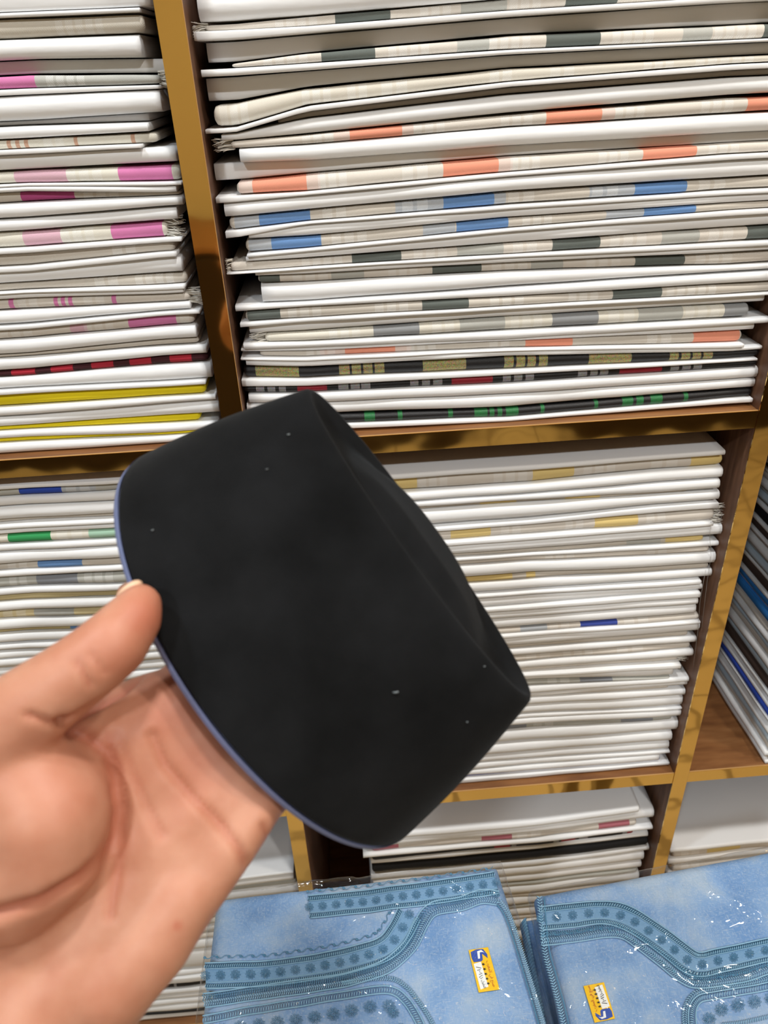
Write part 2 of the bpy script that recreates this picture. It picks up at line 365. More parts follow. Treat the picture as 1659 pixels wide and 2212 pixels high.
# --- tall stack between the two gold uprights
gold4 = lambda *xs: [(a, b, 'gold', 1.0) for a, b in xs]
def topping(c, n, cols, y0, xl, xr):
    out = []
    for k in range(n, 0, -1):
        o = 62*k
        out += [Fc(xl, xr, *[(y-o, y-o+24) for y in y0], c=c[k % len(c)], d=['cream cloth above the rest', 'dull beige cloth above the rest'][k % 2], s=.004), P(xl, xr, *[(y-o+25, y-o+60) for y in y0])]
    return out
B = topping(['cream', 'dull'], 2, 4, (-22, -30, -60, -90), 425, 1790)+[
 P(425, 1790, (-22, 45), (-30, 33), (-60, -5), (-90, -40), new=1),
 Fc(440, 1780, (50, 64), (35, 55), (-5, 21), (-40, -8), c='cream', b=bl('dark', (723, 845), (1227, 1340))+bl('lgrey', (1000, 1100)), sh=[(590, 690), (910, 985), (1105, 1180)], d='cream cloth with charcoal blocks', fr=[-1]),
 S(418, 1790, (64, 85), (56, 72), (22, 35), (-8, 4)),
 U(440, 1780, (88, 133), (74, 113), (37, 72), (4, 51), s=.018),
 Fc(500, 1775, (137, 146), (115, 137), (76, 107), (53, 86), c='cream', b=bl('dark', (693, 811), (1183, 1300), (1650, 1770))+bl('lgrey', (990, 1060), (1477, 1540)), sh=[(565, 670), (840, 935), (1060, 1155), (1325, 1420), (1545, 1640)], d='cream cloth with charcoal and grey blocks'),
 P(434, 1785, (147, 164), (137, 153), (107, 118), (86, 94), s=.0005),
 U(441, 1780, (166, 219), (154, 189), (119, 147), (94, 121), s=.018),
 Fc(460, 1770, (223, 276), (191, 230), (149, 176), (122, 138), c='cream2', sh=[(465, 535), (650, 720), (750, 800), (825, 890), (1060, 1115), (1190, 1250), (1390, 1460), (1500, 1630)], d='plain cream cloth with silvery checks'),
 S(440, 1780, (277, 287), (230, 242), (177, 188), (139, 152)),
 Rc(600, 1770, (287, 290), (243, 257), (190, 205), (152, 167), c='dull', s=.016),
 P(477, 1775, (290, 304), (258, 290), (206, 245), (168, 206)),
 Fc(497, 1775, (306, 322), (292, 314), (249, 276), (212, 246), c='cream', b=bl('orange', (755, 870), (1183, 1302), (1613, 1730))+bl('lpink', (720, 755), (870, 895), (1302, 1330)), sh=[(650, 725), (895, 970), (1085, 1160), (1330, 1400), (1515, 1590)], d='cream cloth with orange blocks', fr=[-1]),
 P(517, 1770, (323, 354), (314, 349), (276, 317), (247, 289)),
 U(458, 1765, (356, 394), (350, 379), (318, 341), (290, 312), s=.016),
 Fc(510, 1760, (396, 424), (381, 416), (342, 374), (312, 334), c='cream', b=bl('orange', (540, 660), (960, 1080), (1390, 1505))+bl('lpink', (510, 540), (660, 690), (1080, 1110)), sh=[(685, 755), (870, 935), (1105, 1175), (1295, 1365), (1530, 1600)], d='cream cloth with salmon orange blocks'),
 S(466, 1765, (425, 438), (416, 423), (374, 382), (335, 346)),
 P(484, 1765, (439, 470), (424, 455), (383, 414), (347, 385)),
 Fc(494, 1755, (471, 499), (457, 481), (416, 444), (387, 412), c='dull', b=bl('blue', (555, 668), (960, 1070), (1372, 1484))+bl('gryb', (500, 555), (855, 960), (1070, 1095), (1275, 1372)), sh=[(695, 755), (870, 935), (1100, 1165), (1280, 1345), (1510, 1575)], d='beige cloth with sky blue blocks'),
 S(487, 1760, (500, 515), (481, 486), (445, 453), (413, 422)),
 P(537, 1760, (507, 519), (487, 512), (453, 471), (423, 439)),
 Fc(530, 1750, (521, 552), (513, 539), (472, 495), (440, 455), c='dull', b=bl('blue', (582, 692), (988, 1100), (1391, 1500))+bl('gryb', (532, 582), (915, 985), (1310, 1391)), sh=[(715, 800), (1130, 1200)], d='beige cloth with steel blue blocks'),
 S(534, 1755, (553, 560), (539, 545), (495, 502), (456, 467)),
 P(531, 1750, (560, 569), (545, 559), (503, 527), (468, 493)),
 Fc(496, 1750, (570, 590), (562, 579), (528, 552), (494, 525), c='cream', b=bl('dark', (760, 868), (1196, 1299), (1612, 1720))+bl('lgrey', (990, 1090), (1430, 1510)), sh=[(650, 745), (895, 975), (1110, 1170), (1320, 1405), (1530, 1590)], d='cream cloth with charcoal and pale grey blocks', fr=[-1]),
 S(490, 1740, (590, 594), (579, 583), (552, 558), (526, 536)),
 P(551, 1740, (594, 600), (583, 594), (559, 569), (537, 547)),
 Fc(557, 1735, (600, 616), (595, 613), (571, 588), (550, 575), c='cream', b=bl('dark', (557, 602), (936, 1043), (1375, 1482))+bl('lgrey', (715, 787), (1150, 1220)), sh=[(630, 715), (840, 910), (1065, 1150), (1270, 1350), (1505, 1590)], d='cream cloth with dark green-grey blocks'),
 P(565, 1735, (618, 662), (613, 655), (589, 622), (576, 588), flat=1),
 P(508, 1735, (662, 676), (655, 664), (624, 643), (592, 614)),
 Fc(530, 1700, (678, 699), (665, 690), (644, 664), (616, 638), c='dull', b=bl('dark', (530, 603), (913, 1014), (1325, 1430)), sh=[(620, 700), (810, 890), (1060, 1140), (1230, 1300), (1440, 1550)], d='dull beige cloth with charcoal blocks'),
 S(519, 1690, (700, 709), (690, 697), (664, 670), (638, 643)),
 P(538, 1657, (710, 727), (697, 720), (670, 688), (643, 660), s=.006),
 Fc(572, 1624, (728, 744), (721, 740), (688, 717), (661, 691), c='ivory', b=bl('dgrey', (807, 907), (1195, 1294), (1563, 1625))+bl('lgrey', (995, 1093), (1380, 1475)), sh=[(710, 785), (935, 990), (1105, 1180), (1315, 1380), (1480, 1560)], d='ivory cloth with mid grey blocks', fr=[-1]),
 P(526, 1668, (744, 758), (741, 751), (718, 734), (692, 704)),
 U(520, 1634, (758, 764), (751, 762), (734, 741), (704, 719), s=.005),
 Fc(560, 1611, (764, 775), (763, 776), (741, 756), (720, 745), c='dull', b=bl('orange', (745, 855), (1138, 1240), (1500, 1600))+bl('lpink', (690, 745), (855, 890)), sh=[(660, 730), (880, 950), (1060, 1110), (1400, 1460)], d='beige cloth with faded orange blocks', s=.006),
 S(520, 1607, (775, 779), (776, 782), (756, 760), (745, 753)),
 P(531, 1648, (779, 792), (782, 795), (760, 771), (753, 761)),
 Fc(525, 1650, (794, 822), (796, 822), (772, 803), (761, 779), c='black', lurex=1, b=gold4((549, 644), (732, 755), (760, 780), (785, 805), (810, 831), (915, 1009), (1092, 1112), (1118, 1137), (1142, 1160), (1167, 1186), (1275, 1366), (1448, 1467), (1473, 1492), (1497, 1515), (1520, 1540)), d='black cloth with glittering gold blocks'),
 S(522, 1637, (822, 837), (822, 835), (803, 811), (779, 784)),
 Fc(525, 1640, (838, 852), (836, 852), (811, 831), (784, 799), c='black', lurex=1, b=[(a, b, 'crim', .25) for a, b in ((640, 705), (977, 1066), (1340, 1430))]+[(a, b, 'silver', .5) for a, b in ((550, 568), (575, 592), (600, 615), (730, 752), (757, 777), (780, 800), (887, 905), (913, 930), (937, 957), (1088, 1105), (1112, 1130), (1137, 1155), (1250, 1270), (1277, 1293), (1298, 1316), (1448, 1466), (1473, 1491), (1497, 1515))], d='black cloth with crimson blocks and silver bars'),
 P(537, 1650, (854, 876), (852, 874), (831, 855), (799, 823)),
 P(533, 1640, (877, 897), (875, 900), (856, 885), (824, 844)),
 Fc(530, 1636, (898, 918), (901, 921), (886, 905), (845, 864), c='black', lurex=1, b=[(a, b, 'dgreen', .45) for a, b in ((787, 810), (860, 870), (970, 980), (1027, 1055), (1060, 1070), (1077, 1087), (1095, 1122), (1170, 1178), (1285, 1293), (1345, 1368), (1375, 1390), (1405, 1430), (1475, 1484))], d='black cloth with dark green bars'),
 S(528, 1634, (919, 930), (921, 932), (905, 911), (864, 873)),
]
stack(1, 1, [505, 660, 1100, 1580], B, 'stack footed by black cloths', 'packs in stack footed by black cloths', dseed=1)

# --- stack with yellow cloths, left of the first gold upright
A = topping(['dull', 'ivory'], 2, 2, (-30, -44), -560, 318)+[
 U(-560, 320, (-30, 24), (-44, 12), s=.002, new=1),
 P(-560, 300, (25, 36), (13, 24)),
 Fc(-560, 308, (37, 82), (25, 70), c='cream2', sh=[(115, 225)], d='thick plain cream cloth', s=.003),
 P(-560, 300, (82, 128), (71, 124)),
 U(-560, 356, (129, 160), (125, 158), s=.018),
 Fc(-560, 345, (162, 191), (160, 182), c='lgrey', b=bl('pink', (-60, 70)), sh=[(95, 185)], d='pale grey cloth with pink block', fr=[1]),
 S(-560, 345, (191, 205), (183, 192), s=.004),
 P(-560, 345, (206, 261), (193, 243)),
 U(-560, 312, (262, 272), (244, 263), s=.016, new=1),
 P(-560, 318, (273, 299), (264, 283)),
 Fc(-560, 336, (301, 322), (287, 309), c='ivory', b=bl('tan', (8, 17), (27, 36), (46, 55), (155, 163), (280, 289)), sh=[(88, 140)], d='ivory cloth with tan stripes', s=.005),
 S(-560, 305, (322, 333), (309, 318), s=-.001),
 P(-560, 378, (334, 367), (318, 352)),
 Fc(-560, 388, (370, 397), (358, 394), c='ivory', b=bl('ppink', (25, 140))+bl('pink', (253, 370)), sh=[(140, 225)], d='ivory cloth with pale and hot pink blocks'),
 S(-560, 392, (397, 403), (394, 402)),
 P(-560, 380, (403, 414), (403, 417)),
 Fc(-560, 388, (415, 438), (417, 424), c='dull', b=bl('mag', (38, 155)), sh=[(175, 260)], d='beige cloth with magenta block', s=.006),
 P(-560, 393, (439, 471), (425, 447)),
 P(-560, 380, (474, 500), (451, 478), s=.004, new=1),
 Fc(-560, 358, (502, 537), (482, 516), c='ivory', b=bl('ppink', (42, 125))+bl('pink', (236, 350)), sh=[(125, 205)], d='ivory cloth with soft pink and hot pink blocks', fr=[1]),
 S(-560, 391, (537, 547), (516, 525)),
 Fc(-560, 375, (548, 576), (526, 546), c='dull', sh=[(240, 300)], d='plain dull beige cloth'),
 S(-560, 380, (576, 587), (546, 557)),
 P(-560, 390, (588, 612), (558, 593)),
 Fc(-560, 402, (613, 630), (595, 619), c='dull', sh=[(200, 260), (290, 380)], d='dull beige cloth with silvery weave', s=.006),
 S(-560, 398, (630, 634), (619, 628)),
 P(-560, 395, (634, 646), (628, 637)),
 Fc(-560, 408, (647, 671), (639, 656), c='cream', b=bl('pink', (12, 23), (112, 121), (128, 137), (144, 153), (239, 249)), sh=[(32, 82), (178, 230)], d='cream cloth with thin pink stripes', fr=[1]),
 P(-560, 410, (672, 700), (657, 672)),
 S(-560, 432, (703, 712), (675, 683)),
 Fc(-560, 418, (714, 733), (684, 707), c='cream', b=bl('pink', (277, 382))+bl('ppink', (147, 185)), sh=[(-10, 70), (178, 250), (390, 418)], d='cream cloth with pink block at its end'),
 P(-560, 423, (734, 766), (708, 737)),
 Rc(-560, 428, (767, 773), (738, 750), c='dull', s=.006, d='thin beige cloth'),
 P(-560, 445, (774, 802), (752, 773)),
 Fc(-560, 449, (803, 815), (774, 791), c='maroon', b=bl('red', (15, 68), (103, 152), (193, 242), (278, 326), (367, 415)), d='red and black checked cloth', s=.005),
 P(-560, 455, (816, 840), (792, 828)),
 S(-560, 444, (842, 851), (829, 837)),
 Fc(-560, 443, (854, 879), (839, 860), c='yellow', d='bright yellow cloth', s=.004),
 P(-560, 466, (880, 899), (861, 873)),
 P(-560, 472, (902, 923), (876, 904)),
 Fc(-560, 430, (925, 932), (905, 920), c='yellow', d='yellow cloth folded thin', s=.007),
 P(-560, 470, (933, 947), (922, 938)),
 Rc(-560, 440, (948, 957), (939, 944), c='yellow', d='deep yellow cloth', s=.006),
 P(-560, 452, (958, 990), (945, 968)),
]
stack(0, 1, [60, 350], A, 'stack holding yellow cloths', 'packs in stack holding yellow cloths', dseed=2)

# --- stack with the green block cloth, below it
def c2(t, b):
    k = 7.5 if t < 1250 else 5
    return [(t, b), (t-k, b-k)]
Cst = []
def addC(fn, t0_, b0_, **op): Cst.append(fn(-560, 545, *c2(t0_, b0_), **op))
addC(S, 1047, 1055); addC(Fc, 1056, 1075, c='lgrey', b=bl('royal', (36, 130))+bl('gryb', (130, 205)), sh=[(140, 200)], d='grey cloth with royal blue block')
addC(P, 1076, 1094); addC(P, 1097, 1123); addC(Rc, 1123, 1134, c='dull', d='thin dull cloth', s=.009); addC(P, 1134, 1144); addC(P, 1146, 1155, s=.004)
addC(Fc, 1157, 1177, c='ivory', b=bl('green', (12, 107))+bl('pgreen', (190, 330)), sh=[(120, 185)], d='ivory cloth with green block'); addC(P, 1178, 1192); addC(P, 1195, 1220)
addC(Fc, 1222, 1236, c='dull', b=bl('blue', (77, 175)), sh=[(10, 60)], d='beige cloth with soft blue block', s=.005); addC(P, 1236, 1248)
addC(Fc, 1252, 1274, c='lgrey', b=bl('slate', (75, 165)), sh=[(15, 60), (180, 250)], d='grey cloth with slate block'); addC(P, 1275, 1288)
addC(Rc, 1289, 1303, c='olive', d='thin sand cloth', s=.006); addC(P, 1304, 1321)
addC(Fc, 1325, 1341, c='sand', b=bl('lgrey', (70, 158)), sh=[(0, 60)], d='sand cloth with grey block'); addC(P, 1342, 1363)
addC(Rc, 1364, 1372, c='olive', b=bl('blue', (148, 200)), d='olive cloth with blue block'); addC(P, 1373, 1391); addC(P, 1395, 1405)
addC(Rc, 1405, 1411, c='dull', d='thin beige cloth'); addC(P, 1411, 1425); addC(P, 1426, 1441)
addC(Rc, 1442, 1449, c='cream', d='thin cream cloth'); addC(P, 1449, 1464); addC(P, 1466, 1484)
for k in range(7):
    t = 1486+k*40
    addC(Fc, t, t+11, c=['lgrey', 'cream', 'dull'][k % 3], d=['pale grey cloth', 'cream cloth', 'dull beige cloth'][k % 3], s=.005); addC(P, t+11, t+25); addC(P, t+26, t+39)
stack(0, 2, [60, 230], Cst, 'stack holding green-block cloth', 'packs in stack holding green-block cloth', dseed=3)

# --- stack topped with the yellow-block cloth
DL = 575
Dst = [
 P(DL, 1566, (1007, 1019), (982, 993), s=.001),
 Fc(DL, 1567, (1021, 1051), (995, 1020), c='cream', b=bl('ochre', (780, 902), (1155, 1245), (1495, 1567)), sh=[(905, 975), (1070, 1150), (1265, 1340), (1410, 1475)], d='cream cloth with broad yellow blocks'),
 P(DL, 1562, (1052, 1070), (1021, 1044)),
 P(DL, 1555, (1072, 1083), (1046, 1067)),
 Rc(DL, 1490, (1084, 1092), (1067, 1072), c='dull', b=bl('ochre', (1040, 1120), (1225, 1300)), d='thin beige cloth with yellow blocks', fr=[]),
 P(DL, 1555, (1093, 1125), (1073, 1090)),
 S(DL, 1553, (1131, 1138), (1096, 1108), s=.003),
 Fc(DL, 1546, (1140, 1161), (1113, 1137), c='cream', b=bl('ochre', (975, 1063), (1288, 1380)), sh=[(1085, 1135), (1225, 1270), (1398, 1445)], d='cream cloth with mid yellow blocks', fr=[1]),
 S(DL, 1540, (1161, 1169), (1137, 1144)),
 P(DL, 1572, (1170, 1192), (1145, 1169)),
 Rc(DL, 1524, (1192, 1200), (1170, 1180), c='dull', b=bl('ochre', (1440, 1523))+bl('lgrey', (1357, 1430)), d='beige cloth with yellow end', s=.006),
 P(DL, 1562, (1200, 1207), (1182, 1192)),
 Rc(DL, 1535, (1208, 1217), (1193, 1205), c='cream', sh=[(1180, 1250), (1400, 1450)], d='thin cream cloth', s=.005),
 P(DL, 1547, (1218, 1244), (1206, 1231)),
 Rc(DL, 1535, (1245, 1257), (1232, 1242), c='dull', b=bl('ochre', (990, 1110), (1140, 1160)), d='dull cloth with narrow yellow block', s=.006),
 P(DL, 1540, (1258, 1278), (1243, 1259)),
 S(DL, 1515, (1282, 1287), (1264, 1271), s=.002, new=1),
 P(DL, 1519, (1292, 1310), (1275, 1286)),
 S(DL, 1512, (1311, 1318), (1288, 1298)),
 P(DL, 1508, (1322, 1337), (1302, 1315), s=.002, new=1),
 P(DL, 1505, (1339, 1359), (1317, 1337)),
 Fc(DL, 1513, (1361, 1371), (1340, 1350), c='cream', b=bl('navy', (1257, 1336))+bl('gryb', (1127, 1185)), sh=[(1190, 1240), (1350, 1410)], d='cream cloth with navy block'),
 S(DL, 1512, (1371, 1377), (1350, 1355)),
 P(DL, 1515, (1378, 1398), (1355, 1376)),
 Rc(DL, 1490, (1399, 1406), (1377, 1385), c='dull', d='narrow dull beige cloth', s=.006),
 P(DL, 1505, (1407, 1420), (1386, 1398)),
 Fc(DL, 1495, (1423, 1434), (1402, 1413), c='cream', sh=[(1140, 1200), (1220, 1290), (1335, 1400)], d='plain cream cloth', s=.005),
 P(DL, 1498, (1435, 1448), (1413, 1427)),
 Rc(DL, 1470, (1450, 1459), (1429, 1440), c='cream', d='cream cloth with frayed end', fr=[1]),
 S(DL, 1470, (1459, 1464), (1440, 1448)),
 P(DL, 1456, (1464, 1473), (1449, 1470)),
 Fc(DL, 1450, (1474, 1485), (1470, 1473), c='lgrey', b=bl('slate', (1255, 1325)), sh=[(1185, 1240)], d='pale grey cloth with slate block'),
 P(DL, 1488, (1486, 1501), (1473, 1484)),
 P(DL, 1492, (1502, 1509), (1484, 1492)),
 Rc(DL, 1450, (1509, 1511), (1493, 1500), c='cream', d='cream cloth folded thin'),
 P(DL, 1492, (1511, 1527), (1500, 1514)),
 P(DL, 1476, (1528, 1546), (1515, 1537), new=1),
 P(DL, 1476, (1547, 1555), (1538, 1542)),
 P(DL, 1476, (1555, 1567), (1543, 1557)),
 Fc(DL, 1455, (1568, 1579), (1558, 1566), c='lgrey', b=bl('slate', (1095, 1140), (1343, 1412)), sh=[(1155, 1205)], d='grey cloth with two slate blocks'),
 P(DL, 1474, (1580, 1605), (1566, 1590)),
 P(DL, 1452, (1607, 1627), (1591, 1610), new=1),
 P(DL, 1447, (1629, 1643), (1612, 1629)),
 P(DL, 1448, (1644, 1655), (1630, 1636), new=1),
 P(DL, 1425, (1656, 1666), (1637, 1650)),
 Rc(DL, 1430, (1666, 1671), (1650, 1653), c='navy', d='dark blue cloth folded thin', s=.006),
 S(DL, 1446, (1671, 1678), (1653, 1658)),
]
# the measuring columns drift left down the stack: re-express every right column at x=1420
def recol(rows):
    out = []
    for typ, xl, xr, yy, op in rows:
        t = yy[0][0]; xc = 1140 if t < 1460 else 1170; xd = 1450 if t < 1240 else (1430 if t < 1460 else 1390)
        new = []
        for X in (1150, 1420):
            a = (X-xc)/(xd-xc); new.append(tuple(yy[0][q]+(yy[1][q]-yy[0][q])*a for q in (0, 1)))
        out.append((typ, xl, xr, new, op))
    return out
stack(1, 2, [1150, 1420], recol(Dst), 'stack topped with yellow-block cloth', 'packs in stack topped with yellow-block cloth', dseed=4)

# --- short stack with the thick black cloth, under the second shelf
EL = 782
Est = [
 P(EL, 1381, (1776, 1788), (1744, 1756), s=0, new=1),
 P(EL, 1414, (1789, 1805), (1757, 1776)),
 Fc(EL+20, 1378, (1806, 1817), (1777, 1789), c='cream', b=bl('rose', (780, 860), (1043, 1109), (1295, 1360)), sh=[(1120, 1180)], d='cream cloth with dusty rose blocks'),
 P(EL, 1410, (1817, 1824), (1789, 1796)),
 Fc(EL+20, 1372, (1824, 1833), (1796, 1805), c='black', lurex=1, b=[(a, b, 'crim', .3) for a, b in ((1070, 1105), (1215, 1245), (1355, 1371))]+[(a, b, 'silver', .3) for a, b in ((1108, 1118), (1198, 1210), (1253, 1272), (1345, 1355))], d='black cloth with small red bars'),
 P(800, 1402, (1833, 1843), (1806, 1816)),
 Fc(EL+20, 1403, (1844, 1867), (1817, 1838), c='black', d='thick plain black cloth'),
 P(800, 1410, (1868, 1878), (1838, 1847)),
 P(805, 1393, (1879, 1894), (1848, 1867), new=1),
 P(805, 1388, (1895, 1910), (1869, 1882)),
]
for k in range(6):
    t = 1911+k*24
    Est += [Fc(810, 1380, (t, t+7), (t-28, t-21), c=['lgrey', 'cream'][k % 2], d=['pale grey cloth', 'cream cloth'][k % 2], s=.005), P(808, 1382, (t+7, t+23), (t-21, t-5))]
zsh = H+SZ[3][0]*D
stack(1, 3, [1160, 1390], Est, 'short stack holding thick black cloth', 'packs in short stack holding thick black cloth', dseed=5)

# --- low stack on the lowest shelf beside the blue package
Fst = [P(-300, 634, (1909, 1915), (1884, 1890), s=0, new=1), P(-300, 634, (1916, 1932), (1891, 1908))]
t = 1933
for k in range(4):
    Fst += [Fc(-300, 640, (t, t+10), (t-24, t-14), c=['lgrey', 'cream', 'dull', 'cream'][k], d=['pale grey cloth', 'cream cloth', 'dull beige cloth', 'cream cloth'][k], s=.004), P(-300, 645, (t+10, t+31), (t-14, t+7))]; t += 32
Fst += [P(-300, 650, (2061, 2101), (2037, 2077), new=1), P(-300, 650, (2102, 2112), (2078, 2088)), S(-300, 650, (2112, 2122), (2088, 2098)),
        Fc(-300, 650, (2123, 2138), (2099, 2114), c='black', lurex=1, b=[(370, 376, 'silver', .3)], d='plain black cloth'),
        P(-300, 655, (2139, 2148), (2115, 2124)), P(-300, 655, (2150, 2161), (2126, 2137)), P(-300, 655, (2162, 2172), (2138, 2148), new=1), P(-300, 655, (2173, 2186), (2149, 2162)),
        Fc(-300, 655, (2186, 2191), (2162, 2167), c='black', lurex=1, d='thin black cloth', s=.004), P(-300, 660, (2192, 2206), (2168, 2182))]
stack(0, 3, [420, 620], Fst, 'low stack behind the first blue package', 'packs in low stack behind the first blue package', dseed=6, yb=.008)

# --- stack behind the second blue package (right bottom compartment)
zt = ony(1500, 1838)[2]
Hst = [P(1450, 1900, (1832, 1840), (1818, 1826), s=0, new=1)]
t = 1841
for k in range(7):
    Hst += [Fc(1456, 1900, (t, t+14), (t-14, t), c='cream', b=bl('ochre', (1530, 1600)) if k == 0 else [], sh=[(1475, 1520)], d='cream cloth with yellow block' if k == 0 else 'plain cream cloth', s=.003),
            P(1448, 1900, (t+14, t+30), (t, t+16))]; t += 31
stack(2, 3, [1500, 1620], Hst, 'stack behind the second blue package', 'packs in stack behind the second blue package', dseed=8)

# --- slanted-looking stack whose long side shows, beyond the second gold upright
z = H+SZ[2][0]*D; k = 0
G = ['w', 'w', 'b', 'w', 'sky2', 'w', 'n', 'b', 'w', 'b', 'w', 'sky', 'sky', 'n', 'w', 'b', 'w', 'n', 'k', 'w', 'b', 'w', 'k', 'n', 'w']
gx = ony(1647, 1649, 0)[0]
for i, c in enumerate(G):
    th = [.014, .019, .016, .02, .012][i % 5]
    x0 = .5206+.006*noise1(i*2.3, 5); fy = .004+.006*abs(noise1(i*1.1, 8))
    root = empty('side_pack', (x0+.13, .15, z))
    dsc = dict(w='white paper pack', b='pale blue paper pack', n='brown cloth pack', k='black cloth pack', sky='bright blue cloth pack', sky2='deep blue cloth pack')[c]
    tag(root, '%s, %s up in stack holding bright blue cloths' % (dsc, ORD[i]) if i else '%s, bottom of stack holding bright blue cloths' % dsc, 'cloth' if c in ('n', 'k', 'sky', 'sky2') else 'paper', 'packs in stack holding bright blue cloths')
    # paper sleeve folded along the long side + cloth inside
    def side(nm, zb, zt2, xo, mm, base=None):
        V = []; ang = [math.pi/2*q for q in (1, .6, .25, -.25, -.6, -1)]; Y = np.linspace(fy, .30, 14)
        h = (zt2-zb)/2-.0002; zc = (zt2+zb)/2
        for y in Y:
            xx = x0+xo+.0015*noise1(y*15, i+xo*100)
            for a in ang: V.append((xx+h*.8*(1-math.cos(a)), y, zc+h*math.sin(a)))
            V.append((xx+.27, y, zc-h)); V.append((xx+.27, y, zc+h))
        n = 8; Fs = []
        for q in range(len(Y)-1):
            for j in range(n): Fs.append((q*n+j, q*n+n+j, q*n+n+(j+1) % n, q*n+(j+1) % n))
        Fs += [tuple(range(n)), tuple((len(Y)-1)*n+j for j in range(n))[::-1]]
        o = mesh(nm, V, Fs, mm, root, True)
        if base:
            at = o.data.attributes.new('weave', 'FLOAT_COLOR', 'FACE'); at.data.foreach_set('color', np.array([(*base, 0)]*len(Fs), np.float32).ravel())
    ccol = dict(w='cream', b='lgrey', n='brown', k='black', sky='sky', sky2='royal')[c]
    f = .45 if c in 'wb' else .25
    side('paper_fold', z, z+th*f, -.001 if c != 'sky' else .004, M['paper_blue'] if c == 'b' else M['paper'])
    side('cloth', z+th*f, z+th, .004 if c in 'wb' else .0, M['cloth'], cl(ccol))
    z += th+.0002
# loose threads trailing from the frayed cloths
for pts in ([(1548, 1098), (1560, 1108), (1556, 1125), (1535, 1128), (1533, 1160), (1536, 1200), (1527, 1260), (1520, 1320), (1512, 1390)],
            [(1524, 1232), (1512, 1300), (1508, 1360), (1500, 1420), (1492, 1480)]):
    mb = MB(); mb.tube([ony(x, y, .0135+.001*(i % 2)) for i, (x, y) in enumerate(pts)], .00018, 5)
    o = mb.build('loose_thread', M['thread_dark'], smooth=True, loc=ony(*pts[-1]))
    tag(o, 'fine loose thread looping from the frayed yellow-block cloth' if pts[0][0] == 1548 else 'short fine thread hanging straight below the looped thread', 'thread', 'loose threads')

# ------------------------------------------------------------------ display table and the blue packages
ZP = .93                                     # top of the blue packages
m = M['table'] = mat('pale_table_laminate', lin('#b9a88c'), .4)
n = noise_node(m, 30, 4, stretch=(1, 8, 1)); r = ramp(m, n.outputs[0], [(.3, lin('#a8967a')), (.7, lin('#c4b498'))]); lk(m, r.outputs[0], bsdf(m).inputs['Base Color'])
ZTAB = ZP-.082
tb = empty('display_table', (.16, -.36, 0)); tag(tb, 'pale laminate table carrying the blue garment packages', 'table')
box('table_top', -.13, .46, -.455, -.262, ZTAB-.02, ZTAB, M['table'], tb, .002)
for x in (-.12, .42):
    for y in (-.45, -.30): box('leg', x, x+.03, y, y+.03, 0, ZTAB-.02, M['table'], tb, .002)
box('apron', -.11, .44, -.30, -.285, ZTAB-.08, ZTAB-.02, M['table'], tb)
box('apron', -.11, .44, -.435, -.42, ZTAB-.08, ZTAB-.02, M['table'], tb)

# slub linen: pale flecks in two directions over two blues
m = M['linen'] = mat('blue_slub_linen', lin('#6f9ad0'), .85)
a = noise_node(m, 330, 5, stretch=(4, 1, 1)); b = noise_node(m, 330, 5, stretch=(1, 4, 1)); c = noise_node(m, 22, 6)
mx = nd(m, 'ShaderNodeMath', operation='MAXIMUM'); lk(m, a.outputs[0], mx.inputs[0]); lk(m, b.outputs[0], mx.inputs[1])
r = ramp(m, mx.outputs[0], [(.54, (0, 0, 0)), (.86, (.75, .75, .75))])
r2 = ramp(m, c.outputs[0], [(.35, lin('#6890c0')), (.5, lin('#7fa2cc')), (.65, lin('#9db3cb'))])
mm_ = nd(m, 'ShaderNodeMixRGB', blend_type='MIX'); lk(m, r.outputs[0], mm_.inputs[0]); lk(m, r2.outputs[0], mm_.inputs[1]); mm_.inputs[2].default_value = (*lin('#c6ced4'), 1)
lk(m, mm_.outputs[0], bsdf(m).inputs['Base Color']); bump(m, mx.outputs[0], .3, .0008)
M['band'] = mat('embroidered_band', lin('#6e98bd'), .6); n = noise_node(M['band'], 500, 2); bump(M['band'], n.outputs[0], .5, .0006)
M['silk'] = mat('teal_silk_cord', lin('#86b3cf'), .3); 
M['silk2'] = mat('dark_teal_silk', lin('#4f87aa'), .35)
M['gap'] = mat('dark_teal_ground', lin('#2b5a78'), .7)
# thin clear film: mostly transparent, glossy at grazing angles and on creases
m = M['film'] = bpy.data.materials.new('clear_plastic_film'); m.use_nodes = True
nt = m.node_tree; nt.nodes.remove(nt.nodes['Principled BSDF']); out = nt.nodes['Material Output']
tr = nd(m, 'ShaderNodeBsdfTransparent'); tr.inputs[0].default_value = (.965, .97, .975, 1)
wr = noise_node(m, 17, 4); wr.inputs['Distortion'].default_value = 1.0
ab = nd(m, 'ShaderNodeMath', operation='SUBTRACT'); lk(m, wr.outputs[0], ab.inputs[0]); ab.inputs[1].default_value = .5
ab2 = nd(m, 'ShaderNodeMath', operation='ABSOLUTE'); lk(m, ab.outputs[0], ab2.inputs[0])
bp = nd(m, 'ShaderNodeBump'); bp.inputs['Strength'].default_value = .8; bp.inputs['Distance'].default_value = .009; lk(m, ab2.outputs[0], bp.inputs['Height'])
gl = nd(m, 'ShaderNodeBsdfGlossy'); lk(m, bp.outputs[0], gl.inputs['Normal']); gl.inputs['Roughness'].default_value = .07
lw = nd(m, 'ShaderNodeLayerWeight'); lw.inputs[0].default_value = .5
pw = nd(m, 'ShaderNodeMath', operation='POWER'); lk(m, lw.outputs['Facing'], pw.inputs[0]); pw.inputs[1].default_value = 4
fr_ = nd(m, 'ShaderNodeMath', operation='MULTIPLY_ADD'); lk(m, pw.outputs[0], fr_.inputs[0]); fr_.inputs[1].default_value = .45; fr_.inputs[2].default_value = .055
